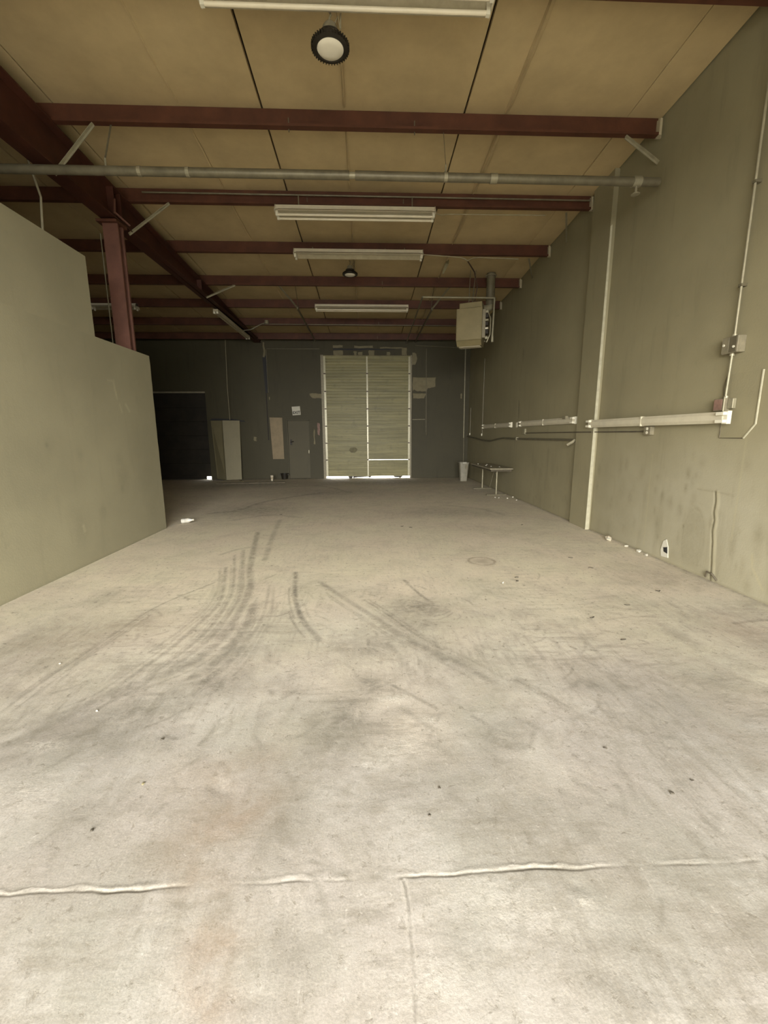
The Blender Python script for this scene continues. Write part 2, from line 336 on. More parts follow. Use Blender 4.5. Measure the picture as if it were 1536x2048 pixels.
# floor marks: polylines (x, y), half width, strength; blotches: x, y, rx, ry, strength, kind
STROKES=[([(-1.82,6.83),(-1.46,5.06),(-1.25,4.27),(-1.18,3.69),(-1.17,3.11),(-1.27,2.78),(-1.41,2.63),(-1.56,2.5),(-1.7,2.31),(-1.81,2.1),(-1.91,1.99)],0.036,0.55),
([(-1.74,5.76),(-1.46,4.68),(-1.3,4.06),(-1.25,3.53),(-1.27,3.08),(-1.36,2.76),(-1.46,2.52),(-1.6,2.3)],0.016,0.5),
([(-1.79,5.51),(-1.45,4.35),(-1.36,3.87),(-1.33,3.34),(-1.38,2.97),(-1.46,2.67),(-1.57,2.4)],0.017,0.5),
([(-1.73,4.97),(-1.51,4.21),(-1.43,3.81),(-1.46,3.34),(-1.5,2.99),(-1.57,2.7),(-1.66,2.4),(-1.83,2.22)],0.019,0.5),
([(-1.77,4.88),(-1.59,4.29),(-1.51,3.76),(-1.56,3.3),(-1.63,2.94)],0.014,0.35),
([(-1.08,3.8),(-1.04,3.37),(-1.05,3.02),(-1.1,2.74),(-1.18,2.61)],0.042,0.6),
([(-0.96,3.18),(-0.98,2.87),(-1.02,2.68),(-1.08,2.55)],0.031,0.55),
([(-1.06,4.33),(-0.95,3.62),(-0.94,3.1),(-0.96,2.8)],0.016,0.35),
([(-0.98,4.18),(-0.87,3.51),(-0.86,3.02),(-0.89,2.67),(-0.99,2.39)],0.012,0.35),
([(-0.85,4.74),(-0.74,4.03),(-0.63,3.6),(-0.53,3.34),(-0.39,3.07)],0.023,0.75),
([(-1.68,4.44),(-1.98,3.84),(-2.06,3.33),(-2.11,2.86),(-2.15,2.55),(-2.15,2.28)],0.011,0.5),
([(-1.96,3.62),(-2.02,3.11),(-2.07,2.7),(-2.09,2.3)],0.007,0.4),
([(-1.92,2.0),(-1.81,2.11),(-1.75,2.16)],0.016,0.5),
([(-1.84,1.9),(-1.73,1.95),(-1.64,2.03),(-1.48,2.1)],0.021,0.35),
([(-1.99,5.53),(-1.86,5.77),(-1.69,5.89)],0.028,0.35),
([(-1.66,7.86),(-1.5,6.47),(-1.33,5.26)],0.039,0.35),
([(-0.52,4.38),(-0.21,3.87),(0.04,3.48),(0.18,3.25),(0.39,2.97),(0.56,2.77),(0.7,2.59),(0.79,2.45)],0.027,0.5),
([(-0.04,3.86),(0.17,3.51),(0.36,3.15),(0.55,2.87)],0.012,0.6),
([(0.13,3.29),(0.28,3.08),(0.42,2.9),(0.54,2.74)],0.034,0.6),
([(0.39,4.4),(0.5,4.03),(0.59,3.78)],0.015,0.6),
([(0.15,2.44),(0.28,2.31),(0.39,2.2)],0.012,0.6),
([(0.14,2.98),(0.21,2.83),(0.23,2.68)],0.022,0.45),
([(0.18,2.22),(0.28,2.1),(0.35,2.02)],0.02,0.4),
([(0.96,2.46),(0.98,2.43),(1.08,2.3),(1.17,2.17)],0.009,0.6),
([(1.69,2.22),(1.73,2.14)],0.009,0.4),
([(1.41,1.99),(1.49,1.93),(1.59,1.9)],0.013,0.35),
([(3.08,3.19),(3.24,3.22),(3.42,3.24)],0.017,0.5),
([(1.95,2.47),(2.0,2.34),(2.05,2.27)],0.013,0.35),
([(1.58,2.43),(1.6,2.27),(1.67,2.12)],0.006,0.4),
([(1.86,3.15),(2.01,3.05),(2.06,2.98)],0.008,0.4),
([(2.04,3.31),(2.28,3.36),(2.5,3.35)],0.009,0.35),
([(0.65,1.96),(0.67,1.89),(0.74,1.86),(0.82,1.88),(0.88,1.97)],0.013,0.5),
([(0.62,2.09),(0.65,1.96),(0.71,1.93)],0.011,0.4),
([(-3.26,8.63),(-2.76,9.0),(-2.47,10.15),(-1.75,11.11),(-1.18,11.65)],0.061,0.45),
([(-2.52,7.91),(-1.96,8.38),(-1.32,8.08)],0.051,0.3),
([(-2.67,12.89),(-1.49,13.18),(-0.48,11.6)],0.063,0.3),
([(1.76,9.34),(2.41,8.78),(2.72,8.07)],0.053,0.3),
([(-0.23,1.33),(-0.16,1.3),(-0.08,1.26)],0.009,0.6),
([(-0.23,1.37),(-0.17,1.33),(-0.1,1.27)],0.006,0.4),
([(-0.68,1.2),(-0.63,1.19),(-0.61,1.2)],0.009,0.6),
([(-0.76,1.11),(-0.76,1.13)],0.005,0.6),
([(-1.31,1.27),(-1.2,1.26),(-1.1,1.23)],0.005,0.35),
([(-0.38,1.48),(-0.31,1.6),(-0.24,1.71)],0.018,0.3),
([(-0.43,1.38),(-0.38,1.51),(-0.34,1.6)],0.021,0.3),
([(0.35,1.6),(0.42,1.52),(0.45,1.47)],0.011,0.35),
([(0.95,1.65),(1.02,1.57),(1.06,1.51)],0.016,0.35),
([(0.95,1.71),(1.02,1.65)],0.009,0.35)]
BLOBS=[(-0.01,2.45,0.12,0.12,0.55,0),
(-0.14,2.12,0.14,0.23,0.55,0),
(0.02,2.9,0.17,0.11,0.35,0),
(-0.24,1.97,0.13,0.14,0.4,0),
(0.45,3.68,0.28,0.24,0.45,0),
(0.47,3.29,0.17,0.12,0.3,0),
(0.69,1.96,0.19,0.11,0.35,0),
(1.41,2.39,0.11,0.08,0.45,0),
(0.97,2.46,0.06,0.03,0.6,0),
(-1.0,2.5,0.26,0.12,0.45,0),
(-1.38,2.27,0.32,0.16,0.4,0),
(-1.48,2.03,0.32,0.11,0.35,0),
(-0.65,1.79,0.29,0.14,0.3,2),
(-0.59,1.52,0.23,0.12,0.5,2),
(-0.62,1.28,0.13,0.08,0.35,2),
(-0.5,1.09,0.11,0.08,0.55,2),
(-0.47,0.94,0.11,0.06,0.5,2),
(-1.24,1.55,0.13,0.14,0.35,0),
(-1.08,2.01,0.32,0.11,0.25,0),
(-0.38,1.48,0.12,0.16,0.4,0),
(-0.27,1.05,0.09,0.09,0.3,0),
(0.3,1.03,0.08,0.11,0.35,0),
(0.56,1.47,0.25,0.12,0.2,0),
(0.13,1.58,0.26,0.16,0.25,0),
(0.78,1.01,0.2,0.06,0.25,0),
(0.65,0.94,0.18,0.04,0.25,0),
(0.15,2.31,0.09,0.04,0.9,1),
(0.34,2.1,0.08,0.04,0.6,1),
(0.1,1.88,0.18,0.1,0.35,1),
(-0.21,3.42,0.26,0.3,0.4,1),
(-0.35,2.71,0.24,0.19,0.3,1),
(1.21,2.02,0.55,0.25,0.15,1),
(-1.69,2.0,0.13,0.05,0.5,1),
(-1.55,1.71,0.21,0.13,0.35,1),
(0.41,1.17,0.28,0.11,0.3,1),
(0.73,1.15,0.03,0.02,0.6,1),
(0.17,0.97,0.19,0.08,0.3,1),
(1.43,5.06,0.15,0.12,0.35,2),
(-2.31,8.97,0.97,0.65,0.3,0),
(-1.18,11.65,1.67,0.94,0.25,0),
(1.69,8.41,1.22,0.58,0.25,0),
(0.43,14.0,3.31,0.89,0.3,0),
(-4.11,13.66,1.95,0.83,0.3,0),
(2.21,6.77,0.99,0.44,0.12,2),
(-2.07,3.42,0.6,0.3,0.25,2),
(-2.42,3.09,0.35,0.24,0.3,2),
(3.19,4.43,0.9,0.52,0.2,2),
(3.02,3.07,0.24,0.26,0.3,2),
(1.92,1.8,0.15,0.23,0.2,2)]
# ------------------------------------------------------------------ floor
xs = seg((XO-0.1, -3.7, 0.15), (-3.7, -2.4, 0.025), (-2.4, 0.05, 0.0125), (0.05, 0.19, 0.005), (0.19, 2.2, 0.0125), (2.2, XR+0.06, 0.025))
ys = seg((YF-0.1, 0.7, 0.1), (0.7, 1.17, 0.012), (1.17, 1.37, 0.004), (1.37, 4.2, 0.0125), (4.2, 8.0, 0.03), (8.0, D+0.18, 0.08))
U, V = np.meshgrid(xs, ys); rng = np.random.RandomState(4)
m_d = np.zeros(U.shape); m_l = np.zeros(U.shape); m_b = np.zeros(U.shape)
rs = random.Random(3)
for pts, hw, s_ in STROKES:
    sp_ = smooth_line(pts) if len(pts) > 2 else pts
    m_d = np.maximum(m_d, s_*stroke_mask(U, V, sp_, hw))
    if len(pts) > 3:                                   # fainter parallel lines left by the same tread
        for k in range(5):
            o = rs.uniform(-4, 4)*hw; a = rs.randrange(0, max(1, len(sp_)//2)); z = rs.randrange(a+4, len(sp_)+1) if a+4 < len(sp_) else len(sp_)
            q = []
            for i in range(a, z):
                t0, t1 = sp_[max(i-1, 0)], sp_[min(i+1, len(sp_)-1)]; dx, dy = t1[0]-t0[0], t1[1]-t0[1]; L = math.hypot(dx, dy)+1e-6
                q.append((sp_[i][0]-dy/L*o, sp_[i][1]+dx/L*o))
            if len(q) > 1: m_d = np.maximum(m_d, s_*rs.uniform(.35, .8)*stroke_mask(U, V, q, max(.009, hw*rs.uniform(.15, .4))))
for k in range(230):                                   # short random scuffs
    x, y = rs.uniform(-2.3, 2.2), 1.0+3.6*rs.random()**1.3; a = rs.choice((0.9, 2.2))+rs.uniform(-.5, .5); L = rs.uniform(.03, .22)
    m_d = np.maximum(m_d, rs.uniform(.15, .5)*stroke_mask(U, V, [(x, y), (x+L*.5*math.cos(a), y+L*.5*math.sin(a)), (x+L*math.cos(a+.15), y+L*math.sin(a+.15))], rs.uniform(.007, .014)))
rg = np.hypot((U-1.434)/0.16, (V-5.06)/0.17)            # ring mark
m_b = np.maximum(m_b, 0.6*np.exp(-((rg-1)/0.12)**2))
for x, y, rx, ry, s_, ch in BLOBS:
    a = rng.uniform(-.5, .5); du, dv = (U-x), (V-y)
    q = np.exp(-1.1*((du*math.cos(a)+dv*math.sin(a))**2/(rx*rx) + (dv*math.cos(a)-du*math.sin(a))**2/(ry*ry)))
    if ch == 0: m_d = 1-(1-m_d)*(1-min(.85, 1.6*s_)*q)
    elif ch == 1: m_l = np.maximum(m_l, s_*q)
    else: m_b = 1-(1-m_b)*(1-min(.9, 1.3*s_)*q)
# darker along the right and far walls
m_d = np.maximum(m_d, 0.6*np.exp(-((XR-U)/0.05)**2)); m_d = np.maximum(m_d, 0.6*np.exp(-((D-V)/0.25)**2))
lx = np.linspace(-9.6, 3.9, 3000)
jx = np.interp(U, lx, fbm1(3000, 3, 6, 60))          # wandering ragged joint across the floor
jy = 1.262 + 0.009*jx; dj = V - jy
amp = np.clip(0.45 + 0.75*np.interp(U, lx, fbm1(3000, 8, 5, 45)), 0.0, 1.2)
amp *= np.where((U > -.55) & (U < -.48) | (U > -.22) & (U < -.17), 0.1, 1.0)
wid = np.clip(1.0 + 0.8*np.interp(U, lx, fbm1(3000, 12, 5, 50)), 0.35, 2.2)
wob = 0.006*np.interp(U, lx, fbm1(3000, 17, 4, 300))
ridge = 0.0005*amp*np.exp(-((dj-0.010-wob)/(0.006*wid))**2) - 0.0035*amp*np.exp(-((dj+0.003)/0.0040)**2)
m_l = np.maximum(m_l, 0.26*np.clip(amp, 0, 1)*np.exp(-((dj-0.010-wob)/(0.007*wid))**2))
m_d = np.maximum(m_d, 0.75*np.clip(amp, 0, 1)*np.exp(-((dj+0.004)/0.0042)**2))
for k in range(60):                                                             # crumbled edge of the joint
    cx = rng.uniform(-1.7, 1.9); cy = 1.262 + rng.normal(0, .014); r = rng.uniform(.006, .02)
    m_d = np.maximum(m_d, rng.uniform(.2, .7)*np.exp(-((U-cx)/(r*1.6))**2-((V-cy)/(r*.5))**2))
for cx, cy, r in ((-.52, 1.21, .03), (-.49, 1.17, .025), (-.56, 1.30, .03), (-.42, 1.265, .035), (-.63, 1.12, .015), (0.95, 1.25, .03)): m_d = np.maximum(m_d, .7*np.exp(-((U-cx)/(r*1.4))**2-((V-cy)/(r*.6))**2))
vx = 0.118 + 0.006*np.interp(V, np.linspace(-3, 2, 600), fbm1(600, 5, 6, 40)); dv_ = U - vx
va = np.where(V < 1.25, np.clip(0.6+0.8*np.interp(V, np.linspace(-3, 2, 500), fbm1(500, 9, 4, 50)), 0.05, 1.2), 0)
ridge += va*(0.0006*np.exp(-((dv_+0.006)/0.006)**2) - 0.006*np.exp(-((dv_-0.003)/0.004)**2))
m_l = np.maximum(m_l, 0.35*np.clip(va, 0, 1)*np.exp(-((dv_+0.006)/0.007)**2))
m_d = np.maximum(m_d, 0.55*np.clip(va, 0, 1)*np.exp(-((dv_-0.003)/0.004)**2))
lump = np.zeros(U.shape)                                                        # hand-trowelled unevenness near the joint
for k in range(260):
    cx, cy = rng.uniform(-1.6, 1.8), rng.uniform(0.75, 2.2); r = rng.uniform(.012, .05); a = rng.uniform(-.9, .9)
    q = np.exp(-(((U-cx)*math.cos(a)+(V-cy)*math.sin(a))/(r*2.2))**2 - (((V-cy)*math.cos(a)-(U-cx)*math.sin(a))/r)**2)
    lump += rng.uniform(-.0015, .0012)*q
floor = struct(grid_surface('floor', xs, ys, lambda u, v: (u, v, ridge+lump), 'floor', (m_d, m_l, m_b)), 'dusty beige concrete floor with tyre marks and a ragged joint')
g = MB().box(-30, 30, -40, YF-0.1, -0.3, -0.02).box(-30, 30, D+0.18, 45, -0.3, -0.02).build('ground_outside', 'ground'); struct(g)

# ------------------------------------------------------------------ right wall (a painted grid: scuffs, seams, crack and patch)
us = seg((YF, 3.4, 0.1), (3.4, 5.6, 0.012), (5.6, 7.6, 0.03), (7.6, D, 0.06)); zs = seg((0.0, 1.4, 0.015), (1.4, 5.9, 0.05))
U, V = np.meshgrid(us, zs); rd = np.zeros(U.shape); rl = np.zeros(U.shape); rp = np.zeros(U.shape)
cr = [(4.31, 0.96), (4.29, 0.85), (4.30, 0.75), (4.275, 0.66), (4.285, 0.55), (4.26, 0.42), (4.25, 0.30), (4.235, 0.2), (4.22, 0.02)]
m_ = stroke_mask(U, V, cr, 0.010); rd = np.maximum(rd, m_); rp -= 0.006*m_
rl = np.maximum(rl, 0.30*stroke_mask(U, V, [(y-0.03, z) for y, z in cr], 0.02)); rp += 0.004*stroke_mask(U, V, [(y-0.03, z) for y, z in cr], 0.02)
rd = np.maximum(rd, 0.35*stroke_mask(U, V, [(4.55, .96), (4.32, .965), (4.08, .95)], 0.01))
pt = np.clip(1.6-((U-4.53)/0.155)**2*1.0-((V-0.38)/0.33)**4, 0, 1); rd = np.maximum(rd, 0.30*pt)          # darker repair patch
rd = np.maximum(rd, 0.45*np.clip(1-abs(np.hypot((U-4.53)/0.155, (V-0.38)/0.36)-1.0)*9, 0, 1)*(V > 0.1))
rl = np.maximum(rl, 0.30*stroke_mask(U, V, [(4.03, 1.5), (4.03, 0.5)], 0.012)); rl = np.maximum(rl, 0.28*stroke_mask(U, V, [(5.37, 1.3), (5.35, 0.1)], 0.012))
for yy, zz, r, s_ in ((5.9, 1.15, .05, .5), (5.95, .75, .10, .3), (5.75, .68, .06, .45), (5.55, 1.05, .05, .35), (6.6, 1.0, .05, .45), (6.62, .75, .04, .5), (4.72, 1.12, .04, .55), (4.6, 1.1, .03, .35), (4.73, .95, .03, .6), (4.95, .75, .05, .4), (4.78, .68, .05, .5), (4.69, .50, .02, .8), (5.1, .8, .03, .6), (5.6, .35, .05, .3), (8.3, .9, .1, .35), (8.5, .5, .15, .3), (9.2, .8, .12, .3), (8.9, .3, .2, .25), (3.75, .62, .06, .5), (5.8, .4, .25, .18)):
    rd = np.maximum(rd, s_*np.exp(-((U-yy)/r)**2-((V-zz)/(r*1.8))**2))
rs2 = random.Random(9)
for k in range(150):
    yy, zz = rs2.uniform(3.5, 9.5), 0.08+1.25*rs2.random()**1.2; r = rs2.uniform(.012, .05)
    rd = np.maximum(rd, rs2.uniform(.1, .45)*np.exp(-((U-yy)/r)**2-((V-zz)/(r*rs2.uniform(1, 4)))**2))
rd = np.maximum(rd, 0.45*stroke_mask(U, V, [(8.55, 1.25), (8.6, .45)], 0.04)); rd = np.maximum(rd, 0.35*stroke_mask(U, V, [(8.9, .8), (8.95, .2)], 0.05))
rl = np.maximum(rl, 0.5*stroke_mask(U, V, [(3.78, .42), (3.76, .30), (3.62, .12)], 0.012))
base_l = np.clip(1-V/0.14+0.3*np.interp(U, np.linspace(-3, 16, 800), fbm1(800, 2, 5, 60)), 0, 1)*np.clip((5.7-U)/0.5, 0, 1)*np.clip((U-4.2)/.2, 0, 1)
rl = np.maximum(rl, 0.28*base_l); rd = np.maximum(rd, 0.5*np.clip(1-V/0.03, 0, 1))
bk = stroke_mask(U, V, [(10.30, 3.53), (10.34, 3.1), (10.33, 2.95)], 0.02); bk = np.maximum(bk, stroke_mask(U, V, [(10.42, 2.35), (10.44, 1.98)], 0.03))
rd = np.maximum(rd, bk); rp -= 0.01*bk
rd = np.maximum(rd, 0.22*stroke_mask(U, V, [(10.38, 5.2), (10.42, .1)], 0.02))
wr = struct(grid_surface('wall_right', us, zs, lambda u, v: (XR - rp, u, v), 'wall', (rd, rl, 0.8*np.clip((1.75-V)/0.9, 0, 1)*np.clip((7.5-U)/2.5, 0, 1))), 'tall grey painted right wall, scuffed near the floor')  # third mask pales the lower wall in place of light falling there
pil = MB().box(3.645, XR+0.02, 6.74, 7.30, 0.0, 5.36).build('pilaster', 'wall', wr)
MB().prism([(3.640, 0.0), (3.700, 0.0), (3.668, 4.62), (3.642, 4.60)], 6.728, 6.741, 'y').build('corner_strip', 'strip', pil, label='whitish unpainted strip down the pilaster edge')

# ------------------------------------------------------------------ left partition (stepped top)
pp = [(YF, 0.0), (7.256, 0.0), (7.256, 2.843), (5.885, 2.843), (5.885, 3.79), (YF, 3.79)]
us = seg((YF, 4.0, 0.2), (4.0, 7.256, 0.02)); zs = seg((0.0, 2.843, 0.02),)
part = MB().prism(pp, XL-0.11, XL-0.003, 'x').build('wall_left', 'part'); struct(part, 'grey drywall partition with a stepped top on the left')
U, V = np.meshgrid(us, zs); pd = np.zeros(U.shape); pq = np.zeros(U.shape)
for pts, hw, s_ in (([(6.18, 2.30), (6.22, 2.10)], .018, .6), ([(6.27, 2.02), (6.30, 1.92)], .018, .5), ([(6.42, 2.03), (6.50, 1.94)], .02, .6), ([(5.19, .50), (5.20, .43)], .02, .6), ([(6.05, 2.32), (6.2, 2.33)], .015, .35)): pq = np.maximum(pq, s_*stroke_mask(U, V, pts, hw))
for yy, zz, r, s_ in ((4.78, 1.487, .02, .9), (5.3, 1.36, .06, .35), (6.1, 1.25, .10, .3), (6.15, 1.0, .14, .35), (6.1, .85, .05, .45), (5.15, .47, .14, .35), (5.6, .6, .07, .45), (6.8, .9, .3, .22), (6.6, 1.4, .2, .18), (6.9, .4, .3, .22)):
    pd = np.maximum(pd, s_*np.exp(-((U-yy)/r)**2-((V-zz)/(r*1.3))**2))
pd = np.maximum(pd, 0.45*np.clip(1-V/0.04, 0, 1))
sk = grid_surface('painted_face', us, zs, lambda u, v: (XL + 0.002*pq, u, v), 'part', (pd, pq, pd*0)); sk.parent = part; sk.location = -Vector(part['_o'])
MB().box(XL-0.003, XL, YF, 5.885, 2.843, 3.79).build('painted_face', 'part', part)
nz = fbm1(40, 6, 4, 8)
MB().prism([(XL-0.118+.006*nz[i], 2.843*i/39) for i in range(40)] + [(XL+0.002-.007*abs(nz[-i]), 2.843*i/39) for i in range(39, -1, -1)], 7.254, 7.262, 'y').build('end_edge', 'primer', part, label='pale raw drywall edge')
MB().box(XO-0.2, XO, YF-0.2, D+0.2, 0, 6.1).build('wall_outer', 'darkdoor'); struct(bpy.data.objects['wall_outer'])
fr = MB().box(XO-0.2, OX0, YF-0.2, YF, 0, 6.1).box(OX1, XR+0.3, YF-0.2, YF, 0, 6.1).box(OX0, OX1, YF-0.2, YF, OH, 6.1).build('wall_front', 'wall'); struct(fr)
rb = MB().box(XR+0.03, XR+0.25, YF-0.2, D+0.2, 0, 6.1).build('wall_right_backing', 'ground'); rb.name = 'wall_side'; struct(rb)

# ------------------------------------------------------------------ far wall with three doors
DX0, DX1, DH = -1.53, 1.61, 4.32
EX0, EX1, EH = -2.86, -2.07, 2.11
LX0, LX1, LH = -7.55, -5.68, 3.04
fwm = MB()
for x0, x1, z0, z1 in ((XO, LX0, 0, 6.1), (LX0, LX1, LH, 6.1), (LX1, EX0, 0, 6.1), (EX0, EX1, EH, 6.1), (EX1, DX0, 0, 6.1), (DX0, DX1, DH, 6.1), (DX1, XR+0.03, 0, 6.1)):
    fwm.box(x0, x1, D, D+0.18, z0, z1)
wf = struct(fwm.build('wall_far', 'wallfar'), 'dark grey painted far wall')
def patch(pts, mat='primer', th=0.003, nm='paint_patch'):
    rnd = random.Random(len(pts)*7+int(pts[0][0]*100)); out = []
    for (a, b), (c, d) in zip(pts, pts[1:]+pts[:1]):
        for k in range(4):
            t_ = k/4; out.append((a+(c-a)*t_+rnd.uniform(-.012, .012), b+(d-b)*t_+rnd.uniform(-.012, .012)))
    return MB().prism(out, D-th, D+0.004, 'y').build(nm, mat, wf)
patch([(1.66, 3.10), (1.72, 3.16), (1.84, 3.10), (2.18, 3.10), (2.2, 3.20), (2.48, 3.26), (2.49, 3.57), (1.66, 3.58)])
patch([(1.68, 2.85), (2.08, 2.85), (2.16, 3.02), (1.68, 3.03)])
patch([(-2.0, 2.95), (-1.92, 2.87), (-1.58, 2.86), (-1.58, 3.02), (-2.02, 3.03)])
patch([(1.64, 4.0), (1.76, 4.02), (1.82, 4.2), (1.78, 4.4), (1.64, 4.42)])
for a, b, z0, z1 in ((-1.13, -0.80, 4.33, 4.48), (-0.42, -0.32, 4.33, 4.46), (-0.28, -0.12, 4.34, 4.43), (0.1, 0.30, 4.33, 4.49), (0.74, 0.86, 4.33, 4.44), (1.27, 1.45, 4.33, 4.58), (-1.15, -0.80, 4.58, 4.66), (-0.40, 0.26, 4.57, 4.64), (0.5, 1.3, 4.56, 4.60)):
    patch([(a, z0), (b, z0), (b, z1), (a, z1)])
MB().prism([(-1.15, 4.51), (-.2, 4.49), (0.05, 4.51), (.6, 4.50), (1.05, 4.515), (1.05, 4.535), (.5, 4.54), (0.05, 4.56), (-.2, 4.55), (-1.15, 4.55)], D-0.004, D+0.004, 'y').build('head_slot', 'ink', wf)
patch([(-3.46, 2.81), (-3.42, 2.81), (-3.425, 2.9), (-3.45, 2.92)])
patch([(-1.92, 1.25), (-1.88, 1.25), (-1.88, 1.75), (-1.93, 1.9)])
patch([(-1.78, 1.62), (-1.72, 1.55), (-1.69, 1.75), (-1.68, 1.98), (-1.78, 2.0)], 'pink')
patch([(-4.08, 1.38), (-3.98, 1.36), (-3.98, 1.50), (-4.07, 1.52)])
patch([(3.40, 2.85), (3.45, 2.85), (3.45, 3.02), (3.41, 3.02)])
patch([(1.635, 1.15), (1.645, 1.15), (1.645, 2.6), (1.635, 2.6)], 'wood')

# sectional overhead door: seven ribbed sections with stiles
d1 = struct_root('door_1', (0.04, D, 0), 'beige ribbed overhead door, seven sections, daylight under it')
yd = D+0.02; prof = []
SH = 0.600
for k in range(6):
    z = SH*k/6
    prof += [(yd, z+0.004), (yd, z+SH/6*0.42), (yd+0.02, z+SH/6*0.52), (yd+0.02, z+SH/6*0.92)]
prof += [(yd, SH-0.002), (yd+0.05, SH-0.002), (yd+0.05, 0.0)]
CX0, CX1 = -1.505, 1.585
for k in range(7):
    z0 = 0.065 + k*0.6075 - (0.002 if k == 0 else 0)
    pn = MB().prism([(y, z+z0) for y, z in prof], CX0, CX1, 'x').build('door_section', 'doorslat', d1)
    MB().box(CX0, CX1, yd+0.03, yd+0.045, z0+SH-0.03, z0+SH+0.03).build('tongue', 'doorslat', pn) if 0 < k < 6 else None
    if k == 0: MB().box(CX0, 0.03, yd+0.03, yd+0.045, z0+SH-0.03, z0+SH+0.03).build('tongue', 'doorslat', pn)
    MB().box(0.012, 0.062, yd-0.012, yd+0.01, z0+0.012, z0+SH-0.012).build('stile', 'galvbright', pn)
    for x in (CX0, CX1-0.075): MB().box(x, x+0.075, yd-0.014, yd+0.01, z0+0.012, z0+SH-0.012).build('stile', 'galvbright', pn)
    if k:
        for x in (CX0+.005, 0.005, CX1-0.07): MB().box(x, x+0.065, yd-0.024, yd-0.008, z0-0.02, z0+0.016).build('hinge', 'darkcable', pn)
MB().box(CX0, 0.03, yd-0.006, yd+0.02, 0.664, 0.675).build('joint_seal', 'doorslat', d1)
MB().prism([(-0.66, 1.02), (-0.58, 0.94), (-0.45, 0.93), (-0.36, 1.0), (-0.35, 1.07), (-0.44, 1.13), (-0.58, 1.12)], yd-0.002, yd+0.004, 'y').build('soot_smudge', 'soot', d1)
MB().box(CX0, CX1, yd-0.02, yd+0.05, 4.29, 4.325).build('top_rail', 'doorslat', d1)
MB().prism([(-0.68, 0.0), (-0.55, 0.0), (-0.52, 0.064), (-0.70, 0.064)], yd, yd+0.03, 'y').build('bottom_seal', 'black', d1)
MB().prism([(-0.52, 0.0), (0.04, 0.05), (0.1, 0.0), (0.16, 0.064), (-0.52, 0.064)], yd+.004, yd+0.03, 'y').build('bottom_seal', 'black', d1)
MB().prism([(1.02, 0.02), (1.25, 0.0), (1.32, 0.064), (0.98, 0.064)], yd, yd+0.03, 'y').build('bottom_seal', 'black', d1)
for x0, x1 in ((DX0-0.06, DX0+0.028), (DX1-0.028, DX1+0.02)):
    MB().box(x0, x1, D-0.05, D+0.012, 0.0, 4.33).build('guide_track', 'greybox', d1)
# exit door
d2 = struct_root('door_2', ((EX0+EX1)/2, D, 0), 'grey painted steel exit door beside the overhead door')
dl = MB().box(EX0+0.025, EX1-0.025, D+0.012, D+0.055, 0.012, EH-0.03).build('door_leaf', 'exitdoor', d2)
fm = MB().box(EX0, EX0+0.02, D-0.02, D+0.10, 0, EH).box(EX1-0.02, EX1, D-0.02, D+0.10, 0, EH).box(EX0, EX1, D-0.02, D+0.10, EH-0.022, EH).build('door_frame', 'exitdoor', d2)
MB().box(EX0, EX1, D+0.10, D+0.17, 0, EH).build('threshold_backing', 'darkdoor', d2)
MB().tube([(EX0+0.12, D+0.012, 1.33), (EX0+0.12, D-0.045, 1.33), (EX0+0.22, D-0.05, 1.35)], 0.016, 8).build('lever_handle', 'black', dl)
MB().box(EX0+0.085, EX0+0.155, D+0.0, D+0.014, 1.22, 1.42).build('lock_plate', 'black', dl)
MB().box(EX1-0.055, EX1-0.03, D+0.0, D+0.014, 0.92, 1.03).build('strike_plate', 'galv', dl)
# dark wide door at the left
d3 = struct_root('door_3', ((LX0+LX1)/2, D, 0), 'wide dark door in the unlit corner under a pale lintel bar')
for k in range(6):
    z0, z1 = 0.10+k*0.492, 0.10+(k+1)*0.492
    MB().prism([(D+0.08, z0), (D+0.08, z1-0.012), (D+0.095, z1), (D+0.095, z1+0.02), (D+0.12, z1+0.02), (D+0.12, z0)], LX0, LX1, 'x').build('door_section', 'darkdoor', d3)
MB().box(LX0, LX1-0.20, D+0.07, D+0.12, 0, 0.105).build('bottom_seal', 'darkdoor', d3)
MB().box(LX0-0.1, LX1+0.01, D-0.05, D+0.0, LH-0.0, LH+0.055).build('lintel_bar', 'galv', d3)

